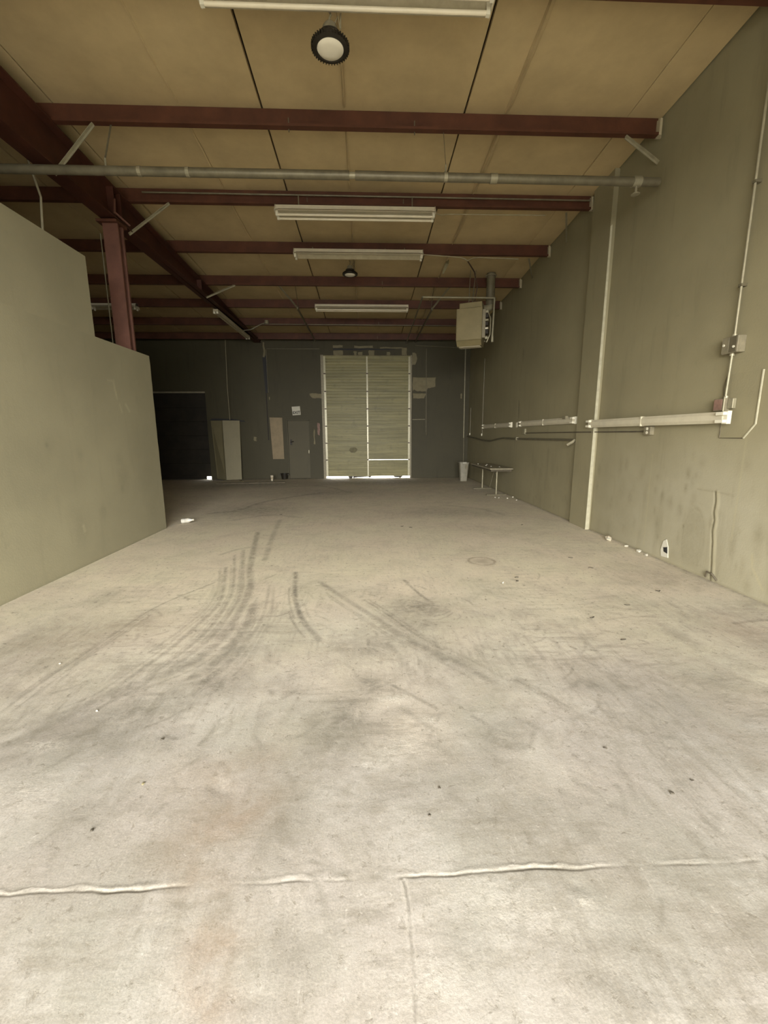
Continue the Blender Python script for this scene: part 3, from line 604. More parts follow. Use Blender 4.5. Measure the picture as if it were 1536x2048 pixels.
# ------------------------------------------------------------------ roof: deck, insulation blankets, seam tapes
deck = MB().prism([(YF-0.2, zroof(YF-0.2)+0.10), (D+0.2, zroof(D+0.2)+0.10), (D+0.2, zroof(D+0.2)+0.3), (YF-0.2, zroof(YF-0.2)+0.3)], XO-0.2, XR+0.3, 'x').build('ceiling', 'deck')
struct(deck, 'roof deck hidden behind yellowed insulation blankets')
edges = [XO, -7.30, -6.08, -4.86, -3.64, -1.205, 1.235, 3.268, XR-0.005]
for k in range(len(edges)-1):
    x0, x1 = edges[k]+0.012, edges[k+1]-0.012
    if k == 6: x1 = edges[7]-0.004
    if k == 7: x0 = edges[7]+0.004
    nu = max(2, int((x1-x0)/0.12)+1); uu = np.linspace(x0, x1, nu); vv = seg((YF, D, 0.0775))
    r = np.random.RandomState(50+k)
    Ug, Vg = np.meshgrid(uu, vv); pu = np.array(PURL + [16.8]); idx = np.clip(np.searchsorted(pu, Vg)-1, 0, len(pu)-2)
    tt = np.clip((Vg-pu[idx])/(pu[idx+1]-pu[idx]), 0, 1)
    sag = 0.030*np.sin(math.pi*tt)**0.8*(0.7+0.5*np.sin(Ug*1.3+idx*1.7+k))
    edge_up = 0.012*np.exp(-((Ug-x0)/0.05)**2)+0.012*np.exp(-((x1-Ug)/0.05)**2)
    Zg = zroof(Vg)+0.004-sag+edge_up*np.sin(math.pi*tt)
    nv = len(vv); co = np.stack([Ug, Vg, Zg], -1).reshape(-1, 3); co2 = co + np.array([0, 0, 0.05])
    i = np.arange(nu*nv).reshape(nv, nu)
    q = [tuple(map(int, a)) for a in np.stack([i[:-1, :-1], i[1:, :-1], i[1:, 1:], i[:-1, 1:]], -1).reshape(-1, 4)]
    n0 = nu*nv; sides = []
    for a, b in list(zip(i[:-1, 0], i[1:, 0])): sides.append((int(a), int(a)+n0, int(b)+n0, int(b)))
    for a, b in list(zip(i[:-1, -1], i[1:, -1])): sides.append((int(b), int(b)+n0, int(a)+n0, int(a)))
    m_ = MB(); m_.v = [Vector(c) for c in co] + [Vector(c) for c in co2]; m_.f = q + sides
    ob = m_.build('insulation_blanket', 'vinyl', deck, smooth=True)
for x, wd, dp in ((-2.17, 0.018, 0.020), (-0.225, 0.022, 0.030), (1.735, 0.050, 0.045)):
    for a, b in zip(PURL[4:-1], PURL[5:]):
        m_ = MB()
        n = 8; pts = []
        for j in range(n+1):
            y = a+0.08+(b-a-0.14)*j/n; s_ = math.sin(math.pi*j/n)
            pts.append((y, zroof(y)-0.030*s_**0.8*1.0))
        vs = []; wob = random.Random(int(x*100)+int(a*10))
        for y, z in pts:
            dx = wob.uniform(-.006, .006)
            vs += [(x-wd/2+dx, y, z+0.01), (x+wd/2+dx, y, z+0.01), (x+wd/2+dx+.004, y, z-dp*.35), (x-wd/2+dx+.01, y, z-dp)]
        fs = []
        for j in range(n):
            for q in range(4): fs.append((j*4+q, j*4+(q+1) % 4, (j+1)*4+(q+1) % 4, (j+1)*4+q))
        fs += [(3, 2, 1, 0), (n*4, n*4+1, n*4+2, n*4+3)]
        m_.add(vs, fs).build('seam_tape', 'tape', deck)
# ------------------------------------------------------------------ steel frame
plab = {4.3: 'red steel purlin at the top right edge of the picture, nearest the camera',
 5.86: 'red steel purlin just above the long grey overhead pipe, crossing behind the black-rimmed lamp',
 7.44: 'red steel purlin with a conduit clipped along it, above the largest twin-tube light',
 9.04: 'red steel purlin directly above the bare tubeless ceiling light',
 10.62: 'red steel purlin that the heater flue rises in front of',
 12.1: 'dim red purlin directly above the farthest ceiling light',
 13.65: 'dark red purlin second from the far wall, a thin rod running under it',
 15.2: 'almost black purlin against the head of the far wall'}
for y in PURL[3:]:
    z = zroof(y)-0.004; h = 0.215; f = 0.065; th = 0.012
    p = thing('roof_purlin', (-2.9, y, z-h), plab.get(y, 'red steel purlin overhead, out of view beside the camera'), 'purlin', 'red roof purlins')
    x0, x1 = XO+0.02, XR-0.06
    MB().prism([(y, z-h), (y+th, z-h), (y+th, z), (y, z)], x0, x1, 'x').build('web', 'red', p)
    MB().prism([(y-f, z-h), (y, z-h), (y, z-h+th), (y-f+th, z-h+th), (y-f+th, z-h+0.028), (y-f, z-h+0.028)], x0, x1, 'x').build('bottom_flange', 'red', p)
    MB().prism([(y+th, z-th), (y+th+f, z-th), (y+th+f, z), (y+th, z)], x0, x1, 'x').build('top_flange', 'red', p)
    if y > 4:
        MB().box(XR-0.075, XR-0.045, y-0.07, y-0.005, z-h-0.005, z-0.04).box(XR-0.075, XR-0.004, y-0.005, y+0.02, z-h, z-0.03).build('end_clip', 'enamel', p)
        for x in (0.62, -0.9) if y in (5.86, 7.44) else (0.4,):
            MB().box(x, x+0.012, y-0.012, y, z-h-0.03, z-h+0.12).build('clip', 'galvdark', p)

RX0, RX1 = -3.85, -3.62
ra = thing('steel_rafter', (-3.735, 6.0, 4.68), 'deep dark red steel rafter running into the depth above the partition', 'beam')
def rtop(y): return zroof(y)-0.225
def rbot(y): return 4.69 + 0.010*max(0, y-5)
ends = (YF+0.05, 4.0, 8.0, D-0.02)
xm = (RX0+RX1)/2
MB().prism([(y, rbot(y)) for y in ends] + [(y, rtop(y)) for y in reversed(ends)], xm-0.008, xm+0.008, 'x').build('web', 'reddark', ra)
MB().prism([(y, rbot(y)) for y in ends] + [(y, rbot(y)+0.018) for y in reversed(ends)], RX0, RX1, 'x').build('bottom_flange', 'reddark', ra)
MB().prism([(y, rtop(y)-0.018) for y in ends] + [(y, rtop(y)) for y in reversed(ends)], RX0, RX1, 'x').build('top_flange', 'reddark', ra)
for y in (6.98, 7.16, 10.25): MB().box(RX0+0.01, RX1-0.01, y-0.006, y+0.006, rbot(y)+0.018, rtop(y)-0.018).build('stiffener', 'reddark', ra)
co = thing('steel_column', (-3.735, 7.07, 0), 'faded red steel column standing behind the stepped partition', 'column')
MB().box(-3.845, -3.625, 6.99, 7.02, 0.02, 4.655).box(-3.845, -3.625, 7.12, 7.15, 0.02, 4.655).box(-3.745, -3.725, 7.02, 7.12, 0.02, 4.655).build('shaft', 'redcol', co)
MB().box(-3.90, -3.605, 6.93, 7.21, 4.655, 4.689).build('cap_plate', 'red', co)
MB().box(-3.89, -3.605, 6.93, 7.21, 0.0, 0.02).build('base_plate', 'red', co)
MB().tube([(-3.87, 6.96, 0.3), (-3.87, 6.96, 4.5)], 0.008, 6).build('conduit', 'galvdark', co)

def brace(p, q, label, mat='galv', w=0.035):
    m_ = MB().bar(p, q, w, 0.006); p_, q_ = Vector(p), Vector(q)
    m_.bar(p_+Vector((0, 0.016, -0.012)), q_+Vector((0, 0.016, -0.012)), 0.006, 0.03)
    return tag(m_.build('flange_brace', mat), label, 'brace', 'angle braces under the roof')
brace((-3.18, 5.83, 5.21), (-3.70, 5.83, 4.675), 'pale angle brace from rafter to purlin, left of the long pipe', w=0.045)
brace((-3.02, 7.40, 5.135), (-3.68, 7.40, 4.69), 'pale angle brace beside the red column head', w=0.035)
brace((-2.99, 10.58, 4.99), (-3.66, 10.58, 4.72), 'dim angle brace on the far half of the dark rafter', w=0.035)
brace((3.25, 5.83, 5.205), (3.70, 5.83, 4.93), 'pale angle brace between purlin and right wall, above the pipe end', w=0.04)
brace((3.30, 7.50, 5.13), (3.69, 8.3, 5.02), 'thin brace against the right wall below the purlin that carries the conduit', w=0.03)
brace((3.30, 9.1, 5.05), (3.69, 9.9, 4.97), 'thin brace against the right wall below the purlin nearest the flue', w=0.03)
m_ = MB().bar((-3.605, 6.95, 4.95), (-3.60, 6.90, 4.74), 0.02, 0.02).bar((-3.603, 6.90, 4.76), (-3.45, 7.0, 4.62), 0.03, 0.02)
tag(m_.build('bent_bracket', 'redcol'), 'small bent bracket at the top of the red column', 'bracket')

# ------------------------------------------------------------------ long overhead pipe
yp, zp = 5.63, 4.605
pi_ = thing('overhead_pipe', (-1.2, yp, zp-0.05), 'long grey pipe crossing the whole room below the first purlins', 'pipe')
MB().tube([(-6.5, yp, zp), (-0.17, yp, zp)], 0.048, 16).build('pipe_length', 'galvdark', pi_, smooth=True)
MB().tube([(-0.10, yp, zp), (3.60, yp, zp-0.01)], 0.048, 16).build('pipe_length', 'galvdark', pi_, smooth=True)
MB().tube([(-0.18, yp, zp), (-0.09, yp, zp)], 0.036, 12).build('coupling', 'galv', pi_, smooth=True)
MB().tube([(3.27, yp, zp-.01), (3.37, yp, zp-.01)], 0.058, 16).build('coupling', 'galv', pi_, smooth=True)
MB().tube([(1.52, yp, zp-.005), (1.60, yp, zp-.005)], 0.054, 16).build('coupling', 'galv', pi_, smooth=True)
MB().tube([(3.32, yp-.01, zp-.06), (3.31, yp-.02, zp-.15)], 0.014, 8).lathe([(0.002, -.165), (0.05, -.16), (0.05, -.152), (0.012, -.145)], (3.31, yp-.02, zp), 12).build('sprinkler_head', 'galv', pi_)
for x in (-2.98, 0.98): MB().tube([(x, yp, zp+0.045), (x, yp, zp+0.13)], 0.011, 8).build('hanger', 'galv', pi_)
for x in (-2.60, -2.05, 0.98): MB().tube([(x-0.02, yp, zp), (x+0.02, yp, zp)], 0.052, 16).build('band', 'galv', pi_)
MB().bar((-2.98, yp, zp+0.12), (-2.98, 5.84, 5.2), 0.02, 0.004).build('strap', 'galvdark', pi_)
MB().bar((0.98, yp, zp+0.12), (0.98, 5.84, 5.2), 0.006, 0.004).build('strap', 'galvdark', pi_)
tag(MB().tube([(-4.10, 5.83, 5.205), (-4.12, 6.0, 5.0), (-4.14, 6.2, 4.6), (-4.19, 6.22, 4.2), (-4.17, 6.25, 3.4)], 0.014, 8).build('hanging_hose', 'cable'), 'pale hose hanging behind the upper edge of the partition', 'hose')

# ------------------------------------------------------------------ ceiling strip lights
def strip_light(label, x0, x1, y, z, tubes, hang=True):
    """eight-foot twin strip light, long axis x, underside at z"""
    t = thing('strip_light', ((x0+x1)/2, y, z), label, 'light', 'ceiling strip lights')
    hs = MB().prism([(y-0.055, z+0.085), (y+0.055, z+0.085), (y+0.055, z+0.145), (y-0.055, z+0.145)], x0, x1, 'x').build('housing', 'white', t)
    for s_ in (-1, 1):
        MB().prism([(y+s_*0.055, z+0.086), (y+s_*0.058, z+0.092), (y+s_*0.135, z+0.040), (y+s_*0.132, z+0.034)], x0+0.01, x1-0.01, 'x').build('reflector', 'enamel', t)
    for x in (x0, x1-0.012):
        MB().prism([(y-0.138, z+0.03), (y-0.05, z+0.02), (y+0.05, z+0.02), (y+0.138, z+0.03), (y+0.06, z+0.148), (y-0.06, z+0.148)], x, x+0.012, 'x').build('end_plate', 'white', t)
    for s_ in (-1, 1):
        for x in (x0+0.012, x1-0.047):
            MB().box(x, x+0.035, y+s_*0.062-0.016, y+s_*0.062+0.016, z-0.012, z+0.088).build('lampholder', 'plastic', hs)
        if tubes: MB().tube([(x0+0.045, y+s_*0.062, z+0.008), (x1-0.045, y+s_*0.062, z+0.008)], 0.019, 12).build('tube', 'tube', t, smooth=True)
    if hang:
        for x in (x0+0.35, x1-0.35): MB().box(x-0.008, x+0.008, y+0.01, y+0.03, z+0.14, zroof(y)-0.18).build('hanger', 'galvdark', t)
    return t
strip_light('twin-tube strip light cut off by the top edge of the picture', -1.345, 1.10, 4.17, 5.085, True)
strip_light('largest fully visible twin-tube ceiling strip light, under the second purlin', -1.35, 1.095, 7.20, 4.865, True)
strip_light('bare ceiling strip light without tubes, behind the small round lamp', -1.34, 1.12, 8.82, 4.905, False)
strip_light('farthest and smallest ceiling strip light in the middle of the room', -1.32, 1.145, 11.95, 4.815, True)
strip_light('barely visible strip light in the dark bay behind the red column', -7.1, -5.95, 12.0, 4.815, False)
t = thing('strip_light', (-3.78, 12.9, 4.60), 'strip light hung lengthwise along the far end of the rafter', 'light', 'ceiling strip lights')
MB().box(-3.82, -3.70, 11.45, 14.4, 4.64, 4.70).build('housing', 'enamel', t)
for x in (-3.80, -3.72):
    MB().tube([(x, 11.52, 4.625), (x, 14.33, 4.625)], 0.018, 10).build('tube', 'enamel', t)
    for y in (11.45, 14.33): MB().box(x-0.022, x+0.022, y, y+0.07, 4.595, 4.645).build('lampholder', 'plastic', t)
for y in (12.0, 13.9): MB().tube([(-3.76, y, 4.70), (-3.76, y, rbot(y)+0.001)], 0.006, 6).build('hanger', 'galvdark', t)

# ------------------------------------------------------------------ round high-bay lamps
def high_bay(c, R, label, ztop):
    x, y, z = c
    t = thing('high_bay_lamp', c, label, 'lamp', 'round high-bay lamps')
    rim = MB().lathe([(R*0.74, 0.004), (R*0.74, 0.0), (R*0.80, -0.004), (R, 0.006), (R, 0.03), (R*0.86, 0.055), (R*0.62, 0.075), (R*0.62, 0.10), (R*0.2, 0.11)], c, 40).build('rim', 'black', t, smooth=True)
    MB().lathe([(0.01, -0.012), (R*0.4, -0.010), (R*0.7, -0.004), (R*0.745, 0.003), (R*0.2, 0.004)], c, 36).build('diffuser', 'diffuser', t, smooth=True)
    m_ = MB()
    for k in range(40):
        a = 2*math.pi*k/40; m_.bar((x+R*math.cos(a), y+R*math.sin(a), z+0.018), (x+R*1.07*math.cos(a), y+R*1.07*math.sin(a), z+0.018), 0.008, 0.03)
    fo = m_.build('cooling_fins', 'black', rim); fo['kind'] = 'stuff'
    MB().lathe([(R*0.40, 0.105), (R*0.40, 0.16), (R*0.30, 0.18), (0.01, 0.185)], c, 20).build('driver', 'greybox', t, smooth=True)
    MB().tube([(x, y, z+0.18), (x, y, z+0.23), (x+0.012, y, z+0.25), (x, y, z+0.27)], 0.009, 8).build('hook', 'galv', t)
    MB().tube([(x, y, z+0.265), (x-0.01, y+0.01, ztop)], 0.007, 6).build('chain', 'galv', t)
    MB().tube([(x+0.03, y, z+0.17), (x+0.07, y, z+0.24), (x+0.09, y+0.01, z+0.16), (x+0.1, y+0.02, ztop)], 0.006, 6).build('flex', 'cable', t)
    return t
high_bay((-0.275, 4.32, 4.865), 0.155, 'large round lamp with black finned rim hanging near the top of the picture', 5.25)
high_bay((-0.313, 9.70, 4.915), 0.150, 'small round lamp hanging just beyond the tubeless strip light', 5.20)

# ------------------------------------------------------------------ wall strip lights, boxes and conduits on the right wall
def wall_light(label, y0, y1, z, broken=False, XR=XR):
    t = thing('wall_strip_light', (XR-0.03, (y0+y1)/2, z), label, 'light', 'strip lights along the right wall')
    ym = (y0+y1)/2
    for a, b in ((y0+0.05, ym-0.008), (ym+0.008, y1-0.05)):
        MB().prism([(XR-0.001, z-0.058), (XR-0.035, z-0.058), (XR-0.055, z-0.025), (XR-0.055, z+0.025), (XR-0.035, z+0.058), (XR-0.001, z+0.058)], a, b, 'y').build('channel', 'white', t)
    MB().box(XR-0.058, XR-0.001, ym-0.012, ym+0.012, z-0.062, z+0.062).build('joint_band', 'white', t)
    for y in (y0, y1-0.06):
        ec = MB().box(XR-0.045, XR-0.001, y, y+0.06, z-0.064, z+0.064).build('end_cap', 'plastic', t)
        for s_ in (-1, 1):
            yy = (y-0.0, y+0.10) if y == y0 else (y-0.04, y+0.06)
            MB().box(XR-0.088, XR-0.044, yy[0], yy[1], z+s_*0.038-0.017, z+s_*0.038+0.017).build('lampholder', 'plastic', ec, bevel=0.004)
    if XR < 3.7:
        for y in (y0+0.5, y1-0.6): MB().box(XR-0.002, 3.719, y, y+0.05, z-0.03, z+0.03).build('standoff', 'galvdark', t)
    if broken: MB().box(XR-0.075, XR-0.02, y0+0.30, y0+0.42, z+0.035, z+0.085).build('starter', 'greybox', t)
    return t
wall_light('nearest pale strip light on the right wall, ending below the switch box', 4.15, 6.83, 1.735, False, 3.642)
wall_light('middle strip light on the right wall, beyond the white pilaster strip', 7.45, 10.18, 1.815, True)
wall_light('farthest short-looking strip light on the right wall, above the table', 10.8, 13.45, 1.81)
c = thing('wall_conduit', (XR-0.02, 4.29, 1.9), 'thin steel conduit dropping down the right wall through two boxes', 'conduit')
MB().tube([(XR-0.045, 4.30, 5.3), (XR-0.045, 4.285, 2.53)], 0.0125, 10).build('upper_pipe', 'galv', c, smooth=True)
MB().tube([(XR-0.045, 4.285, 2.36), (XR-0.04, 4.30, 1.93)], 0.0125, 10).build('lower_pipe', 'galv', c, smooth=True)
MB().tube([(XR-0.03, 4.31, 2.2), (XR-0.022, 4.36, 2.05), (XR-0.03, 4.33, 1.94)], 0.004, 6).build('loose_wire', 'galvdark', c)
for z in (2.535, 2.352, 1.94): MB().tube([(XR-0.045, 4.288, z-0.012), (XR-0.045, 4.288, z+0.012)], 0.022, 10).build('connector', 'galv', c)
for z in (3.9, 3.0): MB().box(XR-0.062, XR-0.001, 4.27, 4.31, z-0.012, z+0.012).build('strap', 'galvdark', c)
b = thing('junction_box', (XR-0.05, 4.28, 2.36), 'square grey junction box in the middle of the wall conduit', 'junction box')
MB().box(XR-0.085, XR-0.001, 4.19, 4.38, 2.365, 2.525).build('body', 'greybox', b, bevel=0.004)
MB().box(XR-0.092, XR-0.084, 4.20, 4.28, 2.375, 2.515).build('cover', 'galvdark', b); MB().box(XR-0.092, XR-0.084, 4.29, 4.37, 2.375, 2.515).build('cover', 'greybox', b)
for y, z in ((4.225, 2.42), (4.345, 2.45)): MB().tube([(XR-0.09, y, z), (XR-0.10, y, z)], 0.012, 8).build('knob', 'plastic', b)
b = thing('switch_box', (XR-0.05, 4.31, 1.80), 'small rusty switch box directly above the near end of the wall light', 'switch box')
MB().box(XR-0.075, XR-0.0135, 4.26, 4.40, 1.805, 1.93).build('body', 'greybox', b, bevel=0.004)
MB().box(XR-0.082, XR-0.074, 4.29, 4.385, 1.815, 1.92).build('cover', 'pink', b)
MB().box(XR-0.05, XR-0.0135, 4.19, 4.255, 1.825, 1.925).build('side_cover', 'galv', b, bevel=0.004)
MB().tube([(XR-0.078, 4.265, 1.80), (XR-0.078, 4.265, 1.94)], 0.008, 8).build('edge_rod', 'galv', b)
pts = [(3.945, 2.165), (3.945, 1.665), (4.055, 1.53), (4.345, 1.53), (4.345, 2.165)]
pa = thing('patch_plate', (XR-0.006, 4.15, 1.53), 'flat grey cover plate with one chamfered corner behind the wall conduit', 'plate')
MB().prism(pts, XR-0.009, XR-0.0005, 'x').build('plate', 'wall', pa)
MB().tube([(XR-0.008, *p) for p in pts[2:]], 0.005, 5).build('edge_shade', 'wood', pa)  # dark tube stands in for the shadow along the plate edge
MB().tube([(XR-0.010, *p) for p in pts[:3]], 0.009, 6).build('edge_highlight', 'strip', pa)  # pale tube stands in for light caught on the plate edge
o_ = thing('outlet_box', (XR-0.03, 5.45, 1.56), 'small double outlet box under the nearest wall light', 'outlet')
MB().box(XR-0.055, XR-0.001, 5.385, 5.52, 1.56, 1.67).build('body', 'greybox', o_, bevel=0.004)
for z in (1.59, 1.64): MB().tube([(XR-0.054, 5.45, z), (XR-0.060, 5.45, z)], 0.019, 12).build('socket', 'plastic', o_)
c = thing('outlet_conduit', (XR-0.02, 7.6, 1.59), 'thin dark conduit running level along the wall to the double outlet', 'conduit')
MB().tube([(XR-0.015, 5.52, 1.605), (XR-0.015, 6.69, 1.605), (3.632, 6.76, 1.605), (3.632, 7.28, 1.605), (XR-0.015, 7.36, 1.605), (XR-0.015, 9.85, 1.60)], 0.009, 8).build('pipe', 'wood', c)
MB().box(XR-0.04, XR-0.001, 9.83, 9.95, 1.57, 1.70).build('end_box', 'galv', c, bevel=0.004)
tag(MB().box(XR-0.02, XR-0.001, 10.42, 10.50, 1.74, 1.86).build('light_switch', 'plastic', bevel=0.003), 'tiny white switch plate between the two far wall lights', 'switch')
c = thing('wall_pipe', (XR-0.03, 11.0, 1.35), 'pale pipe along the far right wall, sagging before the corner', 'pipe')
MB().tube([(XR-0.03, 7.42, 1.47), (XR-0.03, 10.4, 1.46), (XR-0.03, 11.4, 1.47), (XR-0.03, 12.0, 1.43), (XR-0.03, 12.6, 1.375), (XR-0.03, 13.4, 1.38), (XR-0.03, 14.4, 1.45), (XR-0.05, 15.4, 1.5)], 0.020, 8).build('pipe', 'galvdark', c, smooth=True)
MB().tube([(XR-0.035, 7.40, 1.475), (XR-0.07, 7.40, 1.44), (XR-0.16, 7.43, 1.38)], 0.026, 8).build('spout', 'galv', c)
MB().box(XR-0.06, XR-0.001, 10.32, 10.40, 1.43, 1.50).build('clamp', 'galv', c)
for y, z0, z1, lab in ((13.60, 1.60, 3.9, 'thin cord hanging on the right wall near the far end of the farthest wall light'), (15.2, 1.62, 2.5, 'short thin cord hanging on the right wall next to the far corner')):
    t = thing('power_lead', (XR-0.012, y, z0-0.08), lab, 'cord')
    MB().tube([(XR-0.012, y, z0), (XR-0.012, y, z1)], 0.010, 6).build('cord', 'galvdark', t)
    MB().lathe([(0.01, -0.08), (0.02, -0.06), (0.02, -0.01), (0.008, 0.0)], (XR-0.022, y, z0), 8).build('plug', 'plastic', t)
c = thing('corner_conduit', (3.56, D-0.03, 0.0), 'pale conduit standing in the far right corner behind the bin', 'conduit')
MB().tube([(3.57, D-0.03, 0.05), (3.56, D-0.03, 1.45)], 0.018, 8).build('lower_pipe', 'galvdark', c)
MB().tube([(3.555, D-0.03, 1.45), (3.53, D-0.03, 4.55)], 0.022, 8).build('upper_pipe', 'galv', c)
MB().tube([(3.53, D-0.03, 4.55), (3.40, D-0.03, 4.58), (1.75, D-0.03, 4.66)], 0.014, 8).build('top_run', 'galvdark', c)
# ------------------------------------------------------------------ gas heater, flue and gas pipe
hx, hy, hz = 2.40, 10.15, 3.62; R_ = Matrix.Translation((hx, hy, 0)) @ Matrix.Rotation(math.radians(-24), 4, 'Z')
h = thing('unit_heater', (hx, hy, hz), 'tan box heater hung from the roof near the right wall', 'heater')
def hb(*a): return MB().box(*a, mt=R_)
hb(-0.29, 0.29, -0.16, 0.30, hz+0.06, hz+0.75).build('cabinet', 'heater', h, bevel=0.008)
hb(-0.27, 0.27, -0.172, -0.158, hz+0.075, hz+0.74).build('front_panel', 'heater', h, bevel=0.004)
hb(-0.24, 0.27, -0.10, 0.26, hz+0.75, hz+0.88).build('draft_hood', 'heater', h, bevel=0.01)
MB().prism([(-0.16, hz+0.055), (0.30, hz+0.055), (0.22, hz-0.045), (-0.06, hz-0.045)], -0.28, 0.28, 'x').xf(R_).build('bottom_pan', 'heater', h)
for k in range(4): hb(-0.24+0.0, 0.24, -0.02+0.06*k, 0.0+0.06*k, hz-0.06, hz-0.044).build('louver', 'enamel', h)
cpn = hb(0.292, 0.36, -0.12, 0.20, hz+0.10, hz+0.70).build('control_panel', 'greybox', h)
for zz, sz, mt in ((0.18, 0.09, 'black'), (0.36, 0.07, 'black'), (0.52, 0.08, 'black'), (0.62, 0.05, 'galv'), (0.28, 0.035, 'plastic'), (0.45, 0.04, 'galv'), (0.07, 0.05, 'galv')):
    hb(0.36, 0.42, -0.10, -0.10+sz*1.3, hz+zz, hz+zz+sz).build('valve', mt, cpn)
MB().tube([R_ @ Vector(p) for p in ((0.40, -0.08, hz+0.65), (0.47, -0.10, hz+0.5), (0.47, -0.12, hz+0.15), (0.40, -0.1, hz+0.0), (0.34, -0.08, hz+0.03))], 0.010, 6).build('wire_loop', 'galv', h)
for x in (-0.05, 0.03): MB().tube([R_ @ Vector((x, 0.02, hz+0.87)), (hx+x*1.5+0.05, hy+0.02, zroof(hy)-0.02)], 0.009, 6).build('hanger_rod', 'galvdark', h)
fl = thing('flue_pipe', (2.90, 10.36, 4.35), 'grey round flue rising from the heater through the roof', 'flue')
MB().tube([(2.90, 10.36, 4.52), (2.90, 10.36, zroof(10.36)-0.01)], 0.098, 20).build('pipe', 'galvdark', fl, smooth=True)
MB().tube([(2.60, 10.30, 4.42), (2.80, 10.34, 4.43), (2.89, 10.36, 4.47), (2.90, 10.36, 4.56)], 0.09, 16).build('elbow', 'galv', fl, smooth=True)
MB().lathe([(0.10, 0), (0.125, 0.0), (0.125, 0.02), (0.10, 0.03)], (2.90, 10.36, zroof(10.36)-0.07), 20).build('roof_collar', 'galv', fl)
gp = thing('gas_pipe', (2.0, 10.0, 3.7), 'thin gas pipe passing over the heater and back along the roof', 'pipe')
MB().tube([(2.90, 10.08, 3.70), (2.92, 10.08, 4.60)], 0.022, 10).build('drop', 'galv', gp, smooth=True)
MB().tube([(2.93, 10.08, 4.60), (1.29, 10.08, 4.605)], 0.018, 10).build('cross_run', 'galv', gp, smooth=True)
MB().tube([(1.29, 10.08, 4.61), (1.42, D-0.05, 4.72)], 0.018, 10).build('long_run', 'galvdark', gp, smooth=True)
for p in ((1.29, 10.08, 4.61), (2.925, 10.08, 4.60)): MB().hull((p[0], p[1], p[2]-0.035), (0.035, 0.035, 0.04), 20, 3).build('elbow', 'galvdark', gp)
MB().tube([(2.905, 10.08, 3.66), (2.905, 10.08, 3.80)], 0.03, 8).build('trap', 'galv', gp)
MB().bar((1.98, 10.08, 4.6), (1.98, 10.08, zroof(10.08)-0.02), 0.012, 0.004).build('strap', 'galvdark', gp)

# ------------------------------------------------------------------ tracks of the overhead door
for s_, lab in ((-1, 'left'), (1, 'right')):
    x = s_*1.735
    t = thing('door_track', (x, 13.5, 4.70), 'thin horizontal steel track of the overhead door, %s of the two' % lab, 'track', 'overhead door tracks')
    MB().box(x-0.014, x+0.014, 11.6, D-0.06, 4.745, 4.80).build('rail', 'galvdark', t)
    MB().bar((s_*1.99, 10.64, 4.985), (x, 11.65, 4.79), 0.045, 0.012).build('end_hanger', 'galv', t)
    MB().bar((s_*1.62, 10.64, 4.985), (x-s_*.01, 11.75, 4.79), 0.014, 0.008).build('stay', 'galvdark', t)
    MB().bar((x, 13.6, 4.80), (x, 13.6, 4.86), 0.03, 0.008, (0, 1, 0)).build('hanger', 'galvdark', t)

# ------------------------------------------------------------------ cables and bits under the roof
def cable(name, pts, r, mat, lab, cat='cable', grp=None):
    return tag(MB().tube(pts, r, 6).build(name, mat), lab, cat, grp)
cable('purlin_conduit', [(-3.4, 7.365, 5.255), (3.62, 7.365, 5.245)], 0.012, 'galvdark', 'conduit clipped along the face of the purlin above the largest strip light', 'conduit')
cable('light_cable', [(1.09, 7.2, 4.95), (1.2, 7.25, 4.95), (1.35, 7.33, 5.0), (2.9, 7.36, 5.02)], 0.007, 'cable', 'pale cable leaving the right end of the largest strip light')
cable('light_cable', [(1.12, 8.85, 5.0), (1.85, 8.95, 5.0), (1.95, 8.95, 4.98), (2.03, 8.95, 4.935), (2.12, 8.95, 4.985), (2.25, 8.95, 5.0), (3.05, 8.97, 4.985)], 0.010, 'cable', 'pale sagging cable from the tubeless strip light toward the right wall')
cable('heater_cable', [(2.03, 8.98, 4.95), (2.35, 9.7, 5.0), (2.50, 10.0, 4.80), (2.48, 10.12, 4.53)], 0.013, 'darkcable', 'dark cable dropping from the roof to the heater')
cable('ceiling_rod', [(-3.1, 13.56, 4.86), (3.0, 13.56, 4.84)], 0.012, 'galvdark', 'thin level rod under the second purlin from the far wall', 'rod')
cable('pull_cable', [(-4.66, 14.95, 4.7), (-4.70, 14.95, 3.2), (-4.69, 14.95, 2.1)], 0.009, 'cable', 'long thin cord hanging in front of the leaning cream boards', 'cord')
bx = thing('ceiling_box', (-2.95, 13.5, 4.84), 'small round junction box at the left end of the thin roof rod', 'junction box')
MB().lathe([(0.005, -.05), (0.055, -.045), (0.06, 0.0), (0.055, 0.05), (0.005, 0.055)], (-2.95, 13.5, 4.90), 14).build('body', 'galv', bx)
MB().tube([(-2.99, 13.5, 4.88), (-3.15, 13.5, 4.83), (-3.3, 13.5, 4.75), (-3.42, 13.5, 4.69), (-3.66, 13.5, 4.66)], 0.016, 6).build('flex', 'galvdark', bx)
fl_ = thing('torn_insulation_flap', (1.67, 9.7, 4.95), 'torn pale strip of insulation hanging right of the tubeless strip light', 'insulation')
fm_ = MB()
pts = [(1.745, 9.62, 5.26), (1.755, 9.64, 5.20), (1.735, 9.60, 5.12), (1.70, 9.61, 5.03), (1.66, 9.63, 4.93)]; wd = [0.025, 0.06, 0.075, 0.06, 0.03]
vs = []
for (x, y, z), w_ in zip(pts, wd): vs += [(x-w_/2, y-.004, z), (x+w_/2, y+.004, z), (x+w_/2, y+.01, z), (x-w_/2, y+.002, z)]
fs = [(j*4+q, j*4+(q+1) % 4, (j+1)*4+(q+1) % 4, (j+1)*4+q) for j in range(4) for q in range(4)] + [(3, 2, 1, 0), (16, 17, 18, 19)]
